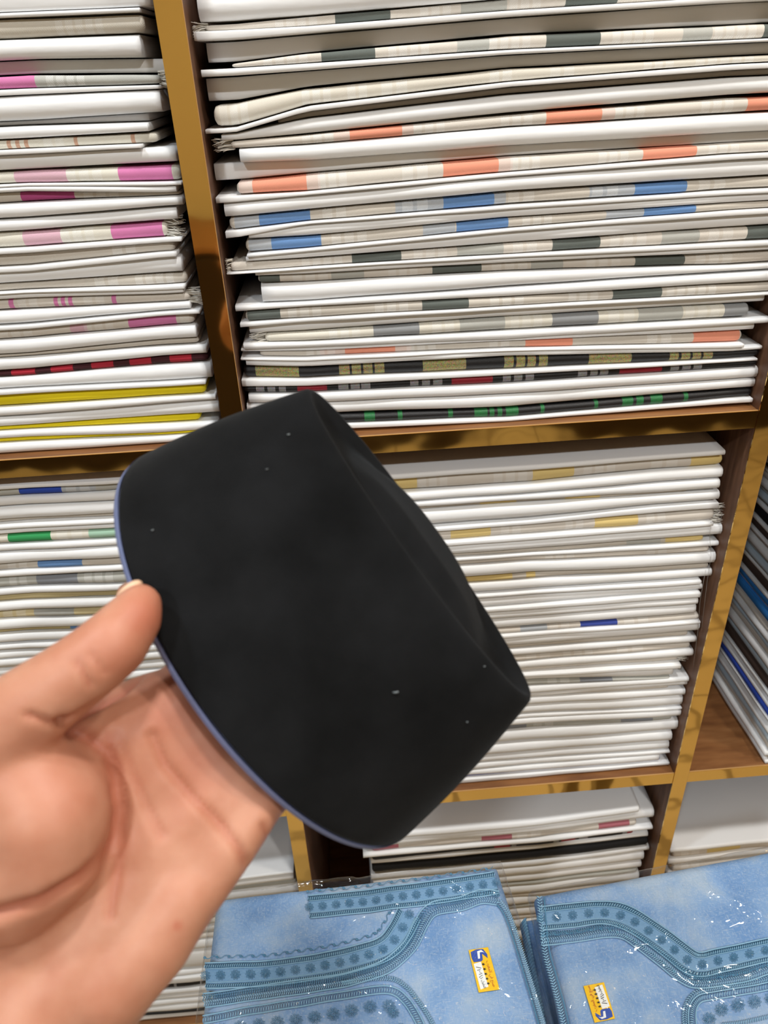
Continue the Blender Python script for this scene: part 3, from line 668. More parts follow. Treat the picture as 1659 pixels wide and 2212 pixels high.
mxs = nd(m, 'ShaderNodeMixShader'); lk(m, fr_.outputs[0], mxs.inputs[0]); lk(m, tr.outputs[0], mxs.inputs[1]); lk(m, gl.outputs[0], mxs.inputs[2]); lk(m, mxs.outputs[0], out.inputs['Surface'])
M['yellow'] = mat('yellow_sticker_paper', lin('#f2c114'), .45); M['stk_blue'] = mat('sticker_blue_print', lin('#2c4fa8'), .45)
M['stk_white'] = mat('sticker_white_print', lin('#eef0ee'), .45); M['stk_black'] = mat('sticker_black_print', lin('#1c1c1c'), .45); M['stk_red'] = mat('sticker_red_print', lin('#b5382a'), .45)

def hgt(x, y, s=0): return .0022*noise.noise(Vector((x*14+s, y*14, 2.2+s)))+.0010*noise.noise(Vector((x*45, y*45+s, 1)))
def pk(px, py, s=0, dz=0):
    q = onz(px, py, ZP); return np.array([q[0], q[1], ZP+hgt(q[0], q[1], s)+dz])
def quad_slab(name, parent, c, zt, th, mm, s, nu=40, nv=40, rim=.014, hf=None):
    """pillow-like folded slab over the quad c (4 xy corners tl,tr,br,bl)"""
    hf = hf or (lambda x, y: zt+hgt(x, y, s)); c = [np.array(q[:2]) for q in c]; V = []
    us = np.linspace(0, 1, nu); vs = np.linspace(0, 1, nv)
    us = .5-.5*np.cos(us*math.pi); vs = .5-.5*np.cos(vs*math.pi)
    W = np.linalg.norm(c[1]-c[0]); Hh = np.linalg.norm(c[3]-c[0])
    for sgn in (1, 0):
        for v in vs:
            for u in us:
                q = (c[0]*(1-u)+c[1]*u)*(1-v)+(c[3]*(1-u)+c[2]*u)*v
                e = min(min(u, 1-u)*W, min(v, 1-v)*Hh); k = 1 if e > rim else math.sqrt(max(1-(1-e/rim)**2, 0))
                t = hf(q[0], q[1]); mid = zt-th/2
                V.append((q[0], q[1], mid+(t-mid)*k if sgn else mid-(th/2)*k))
    Fs = []; N = nu*nv
    for j in range(nv-1):
        for i in range(nu-1):
            a = j*nu+i; Fs.append((a, a+nu, a+nu+1, a+1)); Fs.append((N+a, N+a+1, N+a+nu+1, N+a+nu))
    o = mesh(name, V, Fs, mm, parent, True); return o
def resample(pts, step):
    P_ = [np.array(p, float) for p in pts]
    # catmull-rom then even spacing
    dense = []
    for i in range(len(P_)-1):
        p0 = P_[max(i-1, 0)]; p1 = P_[i]; p2 = P_[i+1]; p3 = P_[min(i+2, len(P_)-1)]
        for t in np.linspace(0, 1, 16, endpoint=False):
            dense.append(.5*((2*p1)+(-p0+p2)*t+(2*p0-5*p1+4*p2-p3)*t*t+(-p0+3*p1-3*p2+p3)*t**3))
    dense.append(P_[-1]); dense = np.array(dense)
    s = np.r_[0, np.cumsum(np.linalg.norm(np.diff(dense, axis=0), axis=1))]
    n = max(int(s[-1]/step), 2); ss = np.linspace(0, s[-1], n+1)
    return np.stack([np.interp(ss, s, dense[:, k]) for k in range(dense.shape[1])], -1)
def frame(path):
    T = np.gradient(path, axis=0); T /= np.linalg.norm(T, axis=1)[:, None]+1e-12
    N = np.stack([-T[:, 1], T[:, 0]], -1); return T, N
def band(parent, pts, wpx, s, off=0, name='embroidered_band', mm='band', dz=.0007):
    Pth = resample(pts, 8); T, N = frame(Pth); V = []; Fs = []
    for p, n_ in zip(Pth, N):
        for k, d_ in ((-.5, -.0008), (-.46, dz), (-.15, dz*1.15), (.15, dz*1.15), (.46, dz), (.5, -.0008)):
            V.append(pk(*(p+n_*(off+k*wpx)), s, d_))
    for i in range(len(Pth)-1):
        for j in range(5): a = i*6+j; Fs.append((a, a+1, a+7, a+6))
    return mesh(name, V, Fs, M[mm], parent, True)
def herring(parent, pts, wpx, s, off=0, step=5.0, mm='silk', name='ladder_braid', r=.00046, chev=True):
    """a braid: short slanted silk stitches along the path"""
    Pth = resample(pts, step); T, N = frame(Pth); mb = MB()
    for p, t, n_ in zip(Pth, T, N):
        c_ = p+n_*off
        if chev:
            a = c_+n_*wpx*.5-t*2.2; b = c_+t*2.2; d_ = c_-n_*wpx*.5-t*2.2
            mb.tube([pk(*a, s, .0009), pk(*((a+b)/2), s, .0017), pk(*b, s, .0012)], r, 4); mb.tube([pk(*d_, s, .0009), pk(*((d_+b)/2), s, .0017), pk(*b, s, .0012)], r, 4)
        else:
            a = c_+n_*wpx*.5-t*1.5; b = c_-n_*wpx*.5+t*1.5
            mb.tube([pk(*a, s, .0008), pk(*c_, s, .0018), pk(*b, s, .0008)], r, 4)
    return tag(mb.build(name, M[mm], parent, True), kind='stuff')
def piping(parent, pts, s, off=0, r=.0006, mm='silk'):
    Pth = resample(pts, 6); T, N = frame(Pth); mb = MB()
    mb.tube([pk(*(p+n_*off), s, .0013) for p, n_ in zip(Pth, N)], r, 5)
    return mb.build('piping_cord', M[mm], parent, True)
def flower(parent, c, rpx, s, petals=10, mm='silk2'):
    mb = MB(); c = np.array(c, float)
    for k in range(petals):
        a = 2*math.pi*k/petals; d_ = np.array([math.cos(a), math.sin(a)]); e_ = np.array([-d_[1], d_[0]])
        L = [c+d_*rpx*.35, c+d_*rpx*.8+e_*rpx*.16, c+d_*rpx, c+d_*rpx*.8-e_*rpx*.16, c+d_*rpx*.35]
        mb.tube([pk(*q, s, .0013) for q in L], .00022, 4)
    mb.tube([pk(*(c+np.array([math.cos(a), math.sin(a)])*rpx*.25), s, .0016) for a in np.linspace(0, 6.28, 8)], .0003, 4)
    return mb.build('embroidered_flower', M[mm], parent, True)
def flowers(parent, pts, rpx, s, step, off=0, skip=0):
    Pth = resample(pts, step); T, N = frame(Pth)
    for p, n_ in list(zip(Pth, N))[skip:]: flower(parent, p+n_*off, rpx, s)
def scroll(parent, pts, s, off, step=26, amp=6):
    """little curling vine stitched beside a band"""
    Pth = resample(pts, 2.6); T, N = frame(Pth); mb = MB(); n = len(Pth)
    mb.tube([pk(*(p+n_*(off+amp*.5*math.sin(i*2.6/step*2*math.pi))), s, .0011) for i, (p, n_) in enumerate(zip(Pth, N))], .0003, 4)
    for i in range(0, n, max(int(step/2.6), 1)):
        c = Pth[i]+N[i]*off; mb.tube([pk(*(c+np.array([math.cos(a), math.sin(a)])*amp*.5*(1-a/14)), s, .0013) for a in np.linspace(0, 8, 9)], .0004, 4)
    return tag(mb.build('stitched_vine', M['silk2'], parent, True), kind='stuff')
def dressed_band(parent, pts, w, s, vine=None, fl=True, lines=True, step=30):
    band(parent, pts, w, s)
    for sg in (-1, 1):
        band(parent, pts, 8.5, s, sg*w*.36, 'ladder_ground', 'gap', .0010); herring(parent, pts, 7, s, sg*w*.36, chev=False, step=4.6, r=.00042); piping(parent, pts, s, sg*w*.47); piping(parent, pts, s, sg*w*.25, r=.00035)
    if fl: flowers(parent, pts, w*.19, s, step)
    if vine: scroll(parent, pts, s, vine)
def seg(x, y, a, b):
    ab = b-a; q = np.array((x, y)); t = min(max(((q-a)@ab)/(ab@ab), 0), 1); return float(np.linalg.norm(q-a-ab*t))
def film(parent, c, s, mg=.0045, creases=()):
    cr = [(onz(*a, ZP)[:2], onz(*b, ZP)[:2]) for a, b in creases]
    cc = [np.array(q[:2]) for q in c]; cen = sum(cc)/4
    cc = [q+(q-cen)/np.linalg.norm(q-cen)*mg*1.4 for q in cc]
    def hf(x, y):
        rid = 1-abs(noise.noise(Vector((x*16+s*3, y*9, s)))); rid2 = 1-abs(noise.noise(Vector((x*8-y*20, y*7+x*9, s+5))))
        return ZP+.0040+hgt(x, y, s)+.0035*max(rid-.80, 0)*5*.5+.0030*max(rid2-.82, 0)*5*.5+.0009*noise.noise(Vector((x*60, y*60, s)))+sum(.0045*math.exp(-(seg(x, y, a, b)/.0032)**2) for a, b in cr)
    return quad_slab('plastic_bag', parent, cc, ZP+.004, .043, M['film'], s, 130, 110, .012, hf)
def uvmap(c4, u, v):
    c = [np.array(q, float) for q in c4]; return (c[0]*(1-u)+c[1]*u)*(1-v)+(c[3]*(1-u)+c[2]*u)*v
def sticker(parent, c4, s, label):
    """c4 px corners of the sticker's own top-left, top-right, bottom-right, bottom-left"""
    def patch(name, poly, dz, mm, par):
        V = [pk(*uvmap(c4, u, v), s, dz) for u, v in poly]+[pk(*uvmap(c4, u, v), s, dz-.0003) for u, v in poly]; n = len(poly)
        o = mesh(name, V, [tuple(range(n))[::-1], tuple(range(n, 2*n))]+[(i, (i+1) % n, n+(i+1) % n, n+i) for i in range(n)], M[mm], par); return o
    base = patch('sticker', [(0, 0), (1, 0), (1, 1), (0, 1)], .0013, 'yellow', parent); base['label'] = label
    patch('garment_print', [(.08, .06), (.38, .02), (.72, .03), (.86, .16), (.84, .25), (.62, .13), (.58, .27), (.50, .30), (.12, .30), (.06, .20)], .0016, 'stk_blue', base)
    patch('garment_print', [(.40, .07), (.62, .05), (.74, .12), (.66, .10), (.52, .10), (.46, .24), (.36, .24)], .0019, 'stk_white', base)
    patch('writing_box', [(.08, .34), (.46, .31), (.52, .90), (.12, .94)], .0016, 'stk_white', base)
    for k in range(6 if False else 5):
        cu, cv = .545, .38+.1125*k
        st = []
        for q in range(10):
            a = math.pi/2+q*math.pi/5; rr = 1 if q % 2 == 0 else .42
            st.append((cu+.085*rr*math.cos(a), cv+.036*rr*math.sin(a)))
        patch('star_print', st, .0020, 'stk_black', base)
    def text(name, body, u, v, size_px, mm, stretch=1.0):
        cu = bpy.data.curves.new(name, 'FONT'); cu.body = body; cu.size = 1; cu.align_x = 'CENTER'; cu.align_y = 'CENTER'; cu.resolution_u = 3
        ob = bpy.data.objects.new(name+'_tmp', cu); COL.objects.link(ob)
        dg = bpy.context.evaluated_depsgraph_get(); me = bpy.data.meshes.new_from_object(ob.evaluated_get(dg)); bpy.data.objects.remove(ob)
        # letters run down the sticker's long side
        ex = (uvmap(c4, u, 1)-uvmap(c4, u, 0)); ex /= np.linalg.norm(ex); ey = np.array([ex[1], -ex[0]])
        o0 = uvmap(c4, u, v); V = []
        for vt in me.vertices:
            q = o0+ex*vt.co.x*size_px*stretch+ey*vt.co.y*size_px; V.append(pk(*q, s, .0019))
        Fs = [tuple(p.vertices) for p in me.polygons]; bpy.data.meshes.remove(me)
        if V: mesh(name, V, Fs, M[mm], base)
    # made in Morocco, in joined Arabic letter forms laid out left to right
    text('arabic_lettering', '\uFE8F\uFEAE\uFED0\uFEE4\uFEDF\uFE8D \uFEF2\uFED3 \uFECA\uFEE8\uFEBB', .79, .62, 8.6, 'stk_red', 1.05)
    text('arabic_lettering', '\uFEDD\uFEEE\uFEC4\uFEDF\uFE8D', .33, .83, 7.5, 'stk_black', 1.1)
    # handwritten number
    for stroke in ([(.16, .42), (.40, .46)], [(.18, .50), (.34, .49), (.26, .54), (.38, .58), (.22, .60)], [(.38, .62), (.20, .66), (.26, .70), (.36, .67)]):
        mb = MB(); mb.tube([pk(*uvmap(c4, u, v), s, .0018) for u, v in stroke], .00022, 4); mb.build('handwriting', M['stk_black'], base)

def package(corners_px, s, label, creases=()):
    c = [onz(*q, ZP) for q in corners_px]
    # carry the quad on towards the viewer to the garment's full length
    c[2] = c[1]+(c[2]-c[1])/np.linalg.norm(c[2]-c[1])*.168; c[3] = c[0]+(c[3]-c[0])/np.linalg.norm(c[3]-c[0])*.168
    e = empty('garment_package', (*(sum(c)/4)[:2], ZP-.041)); tag(e, label, 'package', 'blue garment packages')
    quad_slab('folded_garment', e, c, ZP, .040, M['linen'], s, 60, 60)
    film(e, c, s, creases=creases); return e, c
p1, c1 = package([(462, 1928), (1076, 1858), (1191, 2212), (428, 2212)], 1.0, 'blue embroidered garment in clear plastic with upright yellow sticker',
                   [((668, 2140), (720, 2128)), ((640, 1915), (760, 1902)), ((960, 1905), (1000, 1930))])
p2, c2_ = package([(1157, 1921), (1700, 1818), (1790, 2150), (1219, 2212)], 2.0, 'blue embroidered garment in clear plastic with upside-down yellow sticker',
                   [((1438, 1882), (1434, 2034)), ((1470, 1930), (1484, 2106)), ((1520, 2090), (1530, 2140)), ((1366, 2160), (1380, 2212)), ((1500, 1895), (1532, 1936)), ((1555, 1945), (1640, 1985))])
# lower packages of each pile
for cc, s, dx, lab in ((c1, 3.0, .004, 'blue garment package under the one with the upright sticker'), (c2_, 4.0, -.009, 'blue garment package under the one with the upside-down sticker')):
    q = [x+np.array([dx, .004, -.0415]) for x in cc]
    e = empty('garment_package', (*(sum(q)/4)[:2], ZP-.0815)); tag(e, lab, 'package', 'blue garment packages')
    quad_slab('folded_garment', e, q, ZP-.0422, .0385, M['linen'], s, 40, 40, hf=lambda x, y: ZP-.0422)
    mb = MB(); 
    for t in np.linspace(.02, .98, 60):
        a = q[0]*(1-t)+q[3]*t; mb.tube([(a[0]+.003, a[1], ZP-.044), (a[0]-.0005, a[1]+.001, ZP-.055), (a[0]+.002, a[1]+.003, ZP-.07)], .0011, 5)
    tag(mb.build('edge_braid', M['silk'], e, True), kind='stuff')
# embroidery of the first package
dressed_band(p1, [(668, 1960), (800, 1946), (930, 1930), (1040, 1914), (1072, 1908)], 52, 1.0, vine=-34, step=29)
path2 = [(445, 2112), (574, 2106), (690, 2088), (790, 2066), (837, 2047), (864, 2015), (884, 1976)]
dressed_band(p1, path2, 58, 1.0, vine=-40, step=32)
cord = [(443, 2172), (574, 2152), (705, 2131), (767, 2119), (837, 2096), (889, 2050), (916, 1998), (940, 1970), (999, 1960), (1040, 1945), (1075, 1948)]
herring(p1, cord, 13, 1.0, 0, 4.8); herring(p1, cord, 11, 1.0, -13, 4.8, 'silk2'); piping(p1, cord, 1.0, 9); piping(p1, cord, 1.0, -21)
edge = [(1080, 1950), (1098, 1975), (1118, 2030), (1145, 2120), (1172, 2212), (1185, 2260)]
herring(p1, edge, 12, 1.0, 0, 4.8); piping(p1, edge, 1.0, 9, mm='silk2')
pocket = [(440, 2206), (570, 2182), (690, 2160), (806, 2143), (850, 2143), (876, 2162), (895, 2190), (912, 2225), (925, 2270)]
herring(p1, pocket, 10, 1.0, 0, 5.5, chev=False); piping(p1, pocket, 1.0, 8); piping(p1, pocket, 1.0, -8)
pocket2 = [(740, 2124), (837, 2116), (875, 2131), (908, 2170), (935, 2215), (955, 2270)]
herring(p1, pocket2, 11, 1.0, 0, 4.8); 
flowers(p1, [(480, 2228), (600, 2212), (700, 2196), (800, 2178), (840, 2176)], 15, 1.0, 38)
flowers(p1, [(850, 2190), (866, 2225), (880, 2262)], 13, 1.0, 34)
sticker(p1, [(1012, 2054), (1054, 2048), (1079, 2140), (1034, 2146)], 1.0, 'small yellow sticker, blue garment print at its top')
# embroidery of the second package
b2 = [(1168, 1986), (1238, 1978), (1310, 1973), (1358, 1988), (1413, 2024), (1457, 2056), (1493, 2082), (1520, 2086), (1556, 2077), (1659, 2055), (1720, 2042)]
dressed_band(p2, b2, 54, 2.0, vine=36, step=33)
cd2 = [(1171, 2033), (1240, 2026), (1310, 2017), (1346, 2021), (1381, 2045), (1429, 2080), (1477, 2117), (1513, 2127), (1596, 2116), (1659, 2098), (1720, 2085)]
herring(p2, cd2, 14, 2.0, 0, 4.8); piping(p2, cd2, 2.0, 10); herring(p2, cd2, 10, 2.0, -13, 4.8, 'silk2')
ed2 = [(1167, 1940), (1172, 2000), (1180, 2060), (1196, 2120), (1212, 2180), (1230, 2260)]
herring(p2, ed2, 13, 2.0, 2, 6); piping(p2, ed2, 2.0, -8, mm='silk2')
pkt = [(1490, 2270), (1479, 2212), (1482, 2172), (1503, 2146), (1540, 2137), (1600, 2128), (1659, 2117), (1720, 2104)]
herring(p2, pkt, 11, 2.0, 0, 4.8); herring(p2, pkt, 10, 2.0, 15, 5.5, chev=False); piping(p2, pkt, 2.0, 8); piping(p2, pkt, 2.0, 24)
flowers(p2, [(1530, 2240), (1535, 2195), (1575, 2178), (1640, 2165), (1700, 2152)], 15, 2.0, 36)
herring(p2, [(1560, 2215), (1610, 2208), (1700, 2190)], 9, 2.0, 0, 5, chev=False)
sticker(p2, [(1328, 2203), (1284, 2212), (1260, 2132), (1304, 2125)], 2.0, 'small yellow sticker, blue garment print at its foot')

# ------------------------------------------------------------------ the black cap
HP = dict(ox=753.7, oy=1279.3, h=.0837, phi=.3505, a0=.1074, b0=.0758, a1=.083, b1=.0238, rot=.623, d=.34)
ER, ED, EF = RT, -UP, FW
HU = math.sin(HP['rot'])*ER+math.cos(HP['rot'])*ED; HV0 = math.cos(HP['rot'])*ER-math.sin(HP['rot'])*ED
HV = math.cos(HP['phi'])*HV0-math.sin(HP['phi'])*EF; HW = -math.cos(HP['phi'])*EF-math.sin(HP['phi'])*HV0
HO = wp(HP['ox'], HP['oy'], HP['d'])
def hat_pt(th, s, inset=0.0, dv=0.0):
    a = HP['a0']+(HP['a1']-HP['a0'])*s-inset; b = HP['b0']+(HP['b1']-HP['b0'])*s-inset
    bul = 1+.02*math.sin(math.pi*min(max(s, 0), 1))
    return HO+HU*a*math.cos(th)*bul+HV*((s-.5)*HP['h']+dv)+HW*b*math.sin(th)*bul
m = M['velvet'] = mat('black_velvet_felt', (.010, .0105, .0115), .95, **{'Sheen Weight': .10, 'Sheen Roughness': .4, 'Specular IOR Level': .15})
bsdf(m).inputs['Sheen Tint'].default_value = (.5, .55, .6, 1)
n = noise_node(m, 26, 6); r = ramp(m, n.outputs[0], [(.3, (.0028, .0030, .0032)), (.75, (.010, .0105, .0115))]); lk(m, r.outputs[0], bsdf(m).inputs['Base Color'])
n2 = noise_node(m, 1800, 2); bump(m, n2.outputs[0], .35, .0006)
m = M['lining'] = mat('blue_grey_lining', lin('#747fa6'), .85); n = noise_node(m, 900, 2); bump(m, n.outputs[0], .4, .0005)
M['lint'] = mat('pale_lint', lin('#767d80'), .9)
K = 128
cap = empty('black_cap', HO); tag(cap, 'black felt cap with a creased crown, held by its brim', 'cap')
V = []; rows = []
def row(fn):
    k = len(V)
    for i in range(K): V.append(fn(2*math.pi*i/K))
    rows.append(k)
row(lambda t: hat_pt(t, 0, .0022, .0006))
row(lambda t: hat_pt(t, 0, .0004, .0001))
for s in (0.012, .06, .15, .25, .35, .45, .55, .65, .75, .84, .91, .955): row(lambda t: hat_pt(t, s))
for ds, ins in ((.985, .0002), (1.0, .0012), (1.0, .0030)): row(lambda t: hat_pt(t, ds, ins))
# crown: sinks just inside the ridge, swells along the middle, dips at both ends
for q in (.9, .8, .68, .55, .42, .3, .18, .08):
    def fn(t):
        u = math.cos(t)*q; v = math.sin(t)*q
        inn = min((1-q)/.45, 1)
        dip = -.0035*min((1-q)/.12, 1)*(1-.5*inn)-.012*inn*abs(u)**2.2
        swell = .0075*inn*math.exp(-((u-.02)/.62)**4)
        fold = -.002*math.exp(-((u-.70)/.10)**2)*inn
        a = HP['a1']-.003; b = HP['b1']-.003
        return HO+HU*a*u+HV*(.5*HP['h']+dip+swell+fold)+HW*b*v
    row(fn)
Fs = []
for r0, r1 in zip(rows[:-1], rows[1:]):
    for i in range(K): Fs.append((r0+i, r0+(i+1) % K, r1+(i+1) % K, r1+i))
Fs.append(tuple(rows[-1]+i for i in range(K)))
body = mesh('felt_body', V, Fs, M['velvet'], cap, True)
V = []; rows = []
row(lambda t: hat_pt(t, .30, .0026)); row(lambda t: hat_pt(t, .1, .0026)); row(lambda t: hat_pt(t, 0, .0026)); row(lambda t: hat_pt(t, 0, .0019, -.0026)); row(lambda t: hat_pt(t, 0, .0010, -.0036)); row(lambda t: hat_pt(t, 0, .0002, -.0030)); row(lambda t: hat_pt(t, 0, .0000, -.0004))
ins = []
row2 = rows[:]
Fs = []
for r0, r1 in zip(rows[:-1], rows[1:]):
    for i in range(K): Fs.append((r0+i, r0+(i+1) % K, r1+(i+1) % K, r1+i))
# lining carries on inside, up to the crown
k0 = len(V)
for s in (.6, .85): row(lambda t: hat_pt(t, s, .0030))
for r0, r1 in ((rows[0], k0), (k0, k0+K)):
    for i in range(K): Fs.append((r0+i, r1+i, r1+(i+1) % K, r0+(i+1) % K))
Fs.append(tuple(k0+K+i for i in range(K))[::-1])
mesh('lining', V, Fs, M['lining'], cap, True)['label'] = 'blue-grey lining edge along the brim'
def hat_at(px, py):
    best = None
    for s in np.linspace(0, 1, 41):
        for t in np.linspace(.2, 2.9, 80):
            P_ = hat_pt(t, s); q = proj(P_); d_ = (q[0]-px)**2+(q[1]-py)**2
            if best is None or d_ < best[0]: best = (d_, P_, q[2])
    return best[1], best[2]
for (px, py, r, e) in ((625, 936, .0004, 1), (335, 1140, .00035, 1), (852, 1499, .0004, 2.4), (1010, 1557, .00025, 1), (574, 1010, .0002, 2.2), (1047, 1433, .00025, 1)):
    P_, d_ = hat_at(px, py); mb = MB(); dr = HU*.4+HV*.9
    mb.tube([P_+HW*.0004-dr*r*e*1.3, P_+HW*.0009, P_+HW*.0004+dr*r*e*1.3], r*.8, 6); mb.build('lint_speck', M['lint'], cap, True)

# ------------------------------------------------------------------ the hand
m = M['skin'] = mat('skin', lin('#d79a7c'), .48, **{'Subsurface Weight': .18, 'Subsurface Scale': .008, 'Specular IOR Level': .35})
bsdf(m).inputs['Subsurface Radius'].default_value = (1.0, .35, .18)
at = nd(m, 'ShaderNodeAttribute'); at.attribute_name = 'flush_shade'
n = noise_node(m, 55, 5); r = ramp(m, n.outputs[0], [(.3, lin('#b87c62')), (.7, lin('#c69076'))])
mx = nd(m, 'ShaderNodeMixRGB'); lk(m, at.outputs['Fac'], mx.inputs[0]); lk(m, r.outputs[0], mx.inputs[1]); mx.inputs[2].default_value = (*lin('#ad5640'), 1)
lk(m, mx.outputs[0], bsdf(m).inputs['Base Color']); n2 = noise_node(m, 700, 3); bump(m, n2.outputs[0], .12, .0004)
M['nail'] = mat('thumb_nail', lin('#e8c0a0'), .3)
def chain(mb, pts, n=14):
    """pts: (px, py, depth, radius_px) - tapered capsules"""
    W = []
    for px, py, d_, r in pts: W.append((Vector(wp(px, py, d_)), r*d_/F))
    fine = []
    for (p, r), (q, s) in zip(W[:-1], W[1:]):
        k = max(int((q-p).length/.003), 2)
        for i in range(k): t = i/k; fine.append((p.lerp(q, t), r+(s-r)*t))
    fine.append(W[-1])
    for p, r in fine: ball(mb, p, (r, r, r))
def ball(mb, p, r, rot=None, nu=14, nv=9):
    k = len(mb.v); vs = [(0, 0, 1)]
    for j in range(1, nv):
        a = math.pi*j/nv
        for i in range(nu): b = 2*math.pi*i/nu; vs.append((math.sin(a)*math.cos(b), math.sin(a)*math.sin(b), math.cos(a)))
    vs.append((0, 0, -1))
    for v in vs:
        q = Vector((v[0]*r[0], v[1]*r[1], v[2]*r[2])); mb.v.append(tuple(p+(rot@q if rot else q)))
    for i in range(nu):
        mb.f.append((k, k+1+i, k+1+(i+1) % nu)); mb.f.append((k+1+(nv-2)*nu+i, k+len(vs)-1, k+1+(nv-2)*nu+(i+1) % nu))
    for j in range(nv-2):
        for i in range(nu): a = k+1+j*nu; mb.f.append((a+i, a+nu+i, a+nu+(i+1) % nu, a+(i+1) % nu))
mb = MB()
# thumb: pad on the outside of the brim
chain(mb, [(303, 1306, .2800, 49), (288, 1336, .2765, 63), (246, 1390, .2705, 77), (192, 1434, .2675, 80), (138, 1474, .266, 84), (75, 1520, .266, 92), (10, 1575, .268, 105), (-60, 1650, .272, 130)])
# web of skin between thumb and index root
chain(mb, [(110, 1600, .289, 80), (210, 1585, .2985, 84), (280, 1552, .3025, 82), (338, 1512, .305, 64)])
chain(mb, [(200, 1640, .293, 90), (290, 1585, .300, 86), (360, 1545, .304, 74)])
# palm: metacarpals from the finger roots to the wrist
chain(mb, [(372, 1520, .304, 66), (300, 1610, .300, 84), (150, 1800, .292, 110), (20, 2010, .288, 130)])
chain(mb, [(425, 1592, .306, 70), (340, 1690, .301, 88), (190, 1880, .293, 108), (50, 2070, .288, 130)])
chain(mb, [(482, 1668, .306, 68), (420, 1750, .300, 84), (260, 1950, .292, 104), (90, 2130, .288, 130)])
chain(mb, [(552, 1752, .302, 54), (502, 1810, .298, 66), (425, 1915, .293, 70), (310, 2065, .288, 78), (205, 2200, .286, 85)])
for a_, b_ in (((398, 1556, .304, 62), (250, 1740, .296, 95)), ((453, 1632, .305, 64), (310, 1815, .296, 95)), ((517, 1712, .303, 56), (400, 1850, .295, 80))): chain(mb, [a_, b_])
chain(mb, [(480, 1720, .303, 62), (330, 1900, .293, 90), (150, 2120, .287, 130)])
# thenar and hypothenar mounds
chain(mb, [(60, 1690, .272, 120), (105, 1760, .270, 135), (100, 1830, .271, 130), (30, 1900, .274, 130), (-60, 1850, .275, 140)])
chain(mb, [(400, 1930, .288, 75), (330, 2030, .285, 90), (240, 2120, .283, 100)])
# wrist and forearm
chain(mb, [(90, 2140, .288, 150), (60, 2230, .285, 172), (10, 2340, .28, 190), (-60, 2520, .27, 210), (-160, 2800, .255, 230)])
# fingers go up inside the cap; the index curls back to meet the thumb
chain(mb, [(372, 1520, .304, 60), (412, 1440, .314, 48), (430, 1370, .320, 44), (405, 1310, .322, 42), (362, 1292, .318, 40), (304, 1290, .3135, 38), (284, 1286, .314, 36)])
chain(mb, [(425, 1592, .306, 60), (520, 1500, .322, 48), (590, 1430, .330, 45), (640, 1360, .331, 42), (655, 1300, .330, 38)])
chain(mb, [(482, 1668, .306, 58), (580, 1590, .320, 47), (650, 1520, .328, 44), (700, 1450, .330, 40), (715, 1395, .329, 37)])
chain(mb, [(552, 1752, .302, 50), (608, 1700, .312, 42), (665, 1650, .320, 38), (705, 1600, .322, 35), (720, 1560, .322, 32)])
raw = mb.build('hand_raw', M['skin'])
md = raw.modifiers.new('remesh', 'REMESH'); md.mode = 'VOXEL'; md.voxel_size = .0017
sm = raw.modifiers.new('smooth', 'SMOOTH'); sm.iterations = 22; sm.factor = .5
me = bpy.data.meshes.new_from_object(raw.evaluated_get(bpy.context.evaluated_depsgraph_get())); bpy.data.objects.remove(raw)
nv = len(me.vertices); co_ = np.empty(nv*3); me.vertices.foreach_get('co', co_); co_ = co_.reshape(-1, 3)
nm_ = np.empty(nv*3); me.vertices.foreach_get('normal', nm_); nm_ = nm_.reshape(-1, 3)
q = proj(co_); view = co_-C0; view /= np.linalg.norm(view, axis=1)[:, None]; facing = np.clip(-(nm_*view).sum(1), 0, 1)
flush_shade = np.zeros(nv)
def dist_poly(pts):
    best = np.full(nv, 1e9)
    for a, b in zip(pts[:-1], pts[1:]):
        a = np.array(a, float); b = np.array(b, float); ab = b-a
        t = np.clip(((q[:, :2]-a)@ab)/(ab@ab), 0, 1); best = np.minimum(best, np.hypot(*(q[:, :2]-(a+t[:, None]*ab)).T))
    return best
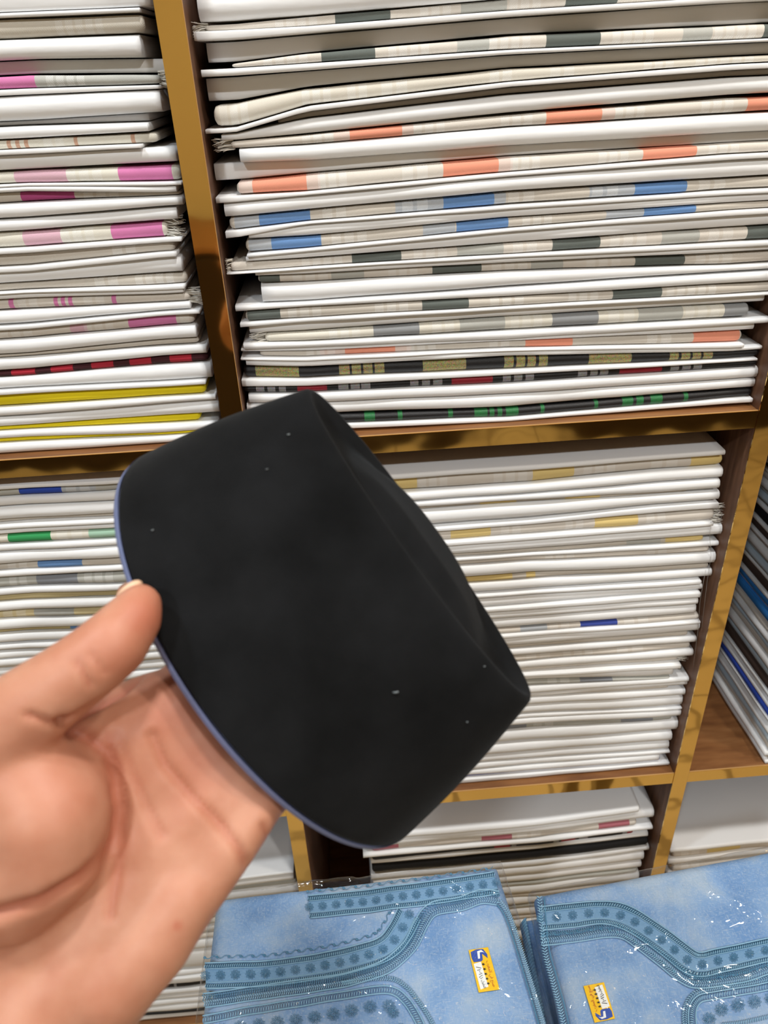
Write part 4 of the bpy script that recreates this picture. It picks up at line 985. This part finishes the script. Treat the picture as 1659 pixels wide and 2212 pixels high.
CRE = [([(137, 1566), (190, 1592), (230, 1625), (252, 1680), (261, 1749), (250, 1810), (220, 1860), (183, 1895), (91, 1950), (0, 1973), (-60, 1985)], .0030, 15, .55),
       ([(232, 1590), (256, 1657), (268, 1749), (262, 1830), (249, 1900), (238, 1978)], .0013, 12, .4),
       ([(329, 1589), (357, 1653), (412, 1717), (476, 1781), (517, 1836), (541, 1884)], .0019, 11, .4),
       ([(250, 1585), (270, 1621), (290, 1680), (311, 1726), (348, 1804)], .0012, 11, .25),
       ([(165, 1429), (180, 1455), (194, 1478)], .0010, 8, .35), ([(196, 1412), (212, 1432), (226, 1452)], .0008, 7, .3),
       ([(60, 1545), (100, 1560), (137, 1566)], .0014, 9, .4), ([(318, 1440), (262, 1494), (206, 1526), (150, 1560), (137, 1566)], .0030, 9, .55), ([(568, 1782), (578, 1806), (574, 1828)], .0010, 7, .3)]  # long line under the thumb also paints the overlap's dark shade into the skin
for pts, amp, wd, fl in CRE:
    d_ = dist_poly(pts); g = np.exp(-(d_/wd)**2)*np.clip(facing*2, 0, 1)*(q[:, 2] < .31)
    co_ -= nm_*(amp*g)[:, None]; flush_shade = np.maximum(flush_shade, fl*g)
# flushed thumb tip and finger roots
for (px, py, rr, fl) in ((318, 1330, 60, .55), (250, 1400, 70, .3), (360, 1540, 90, .4), (430, 1640, 80, .3), (140, 1700, 110, .22), (383, 2000, 11, .6)):
    flush_shade = np.maximum(flush_shade, fl*np.exp(-(((q[:, 0]-px)**2+(q[:, 1]-py)**2)/rr**2)))
hand = empty('hand', co_.mean(0)); tag(hand, 'bare hand with open palm pinching the brim of the black cap', 'hand')
me.vertices.foreach_set('co', (co_-co_.mean(0)).ravel()); me.polygons.foreach_set('use_smooth', [True]*len(me.polygons))
at = me.attributes.new('flush_shade', 'FLOAT', 'POINT'); at.data.foreach_set('value', flush_shade.astype(np.float32))
me.materials.clear(); me.materials.append(M['skin']); me.update()
me.name = 'skin'; link(bpy.data.objects.new('skin', me), hand)
mb = MB(); R_ = Matrix((Vector(ER), Vector(ED), Vector(EF))).transposed()
ball(mb, Vector(wp(279, 1279, .2855)), (.0062, .0030, .0050), R_ @ Matrix.Rotation(math.radians(-42), 3, 'Z'), 16, 10)
mb.build('thumb_nail', M['nail'], hand, True)
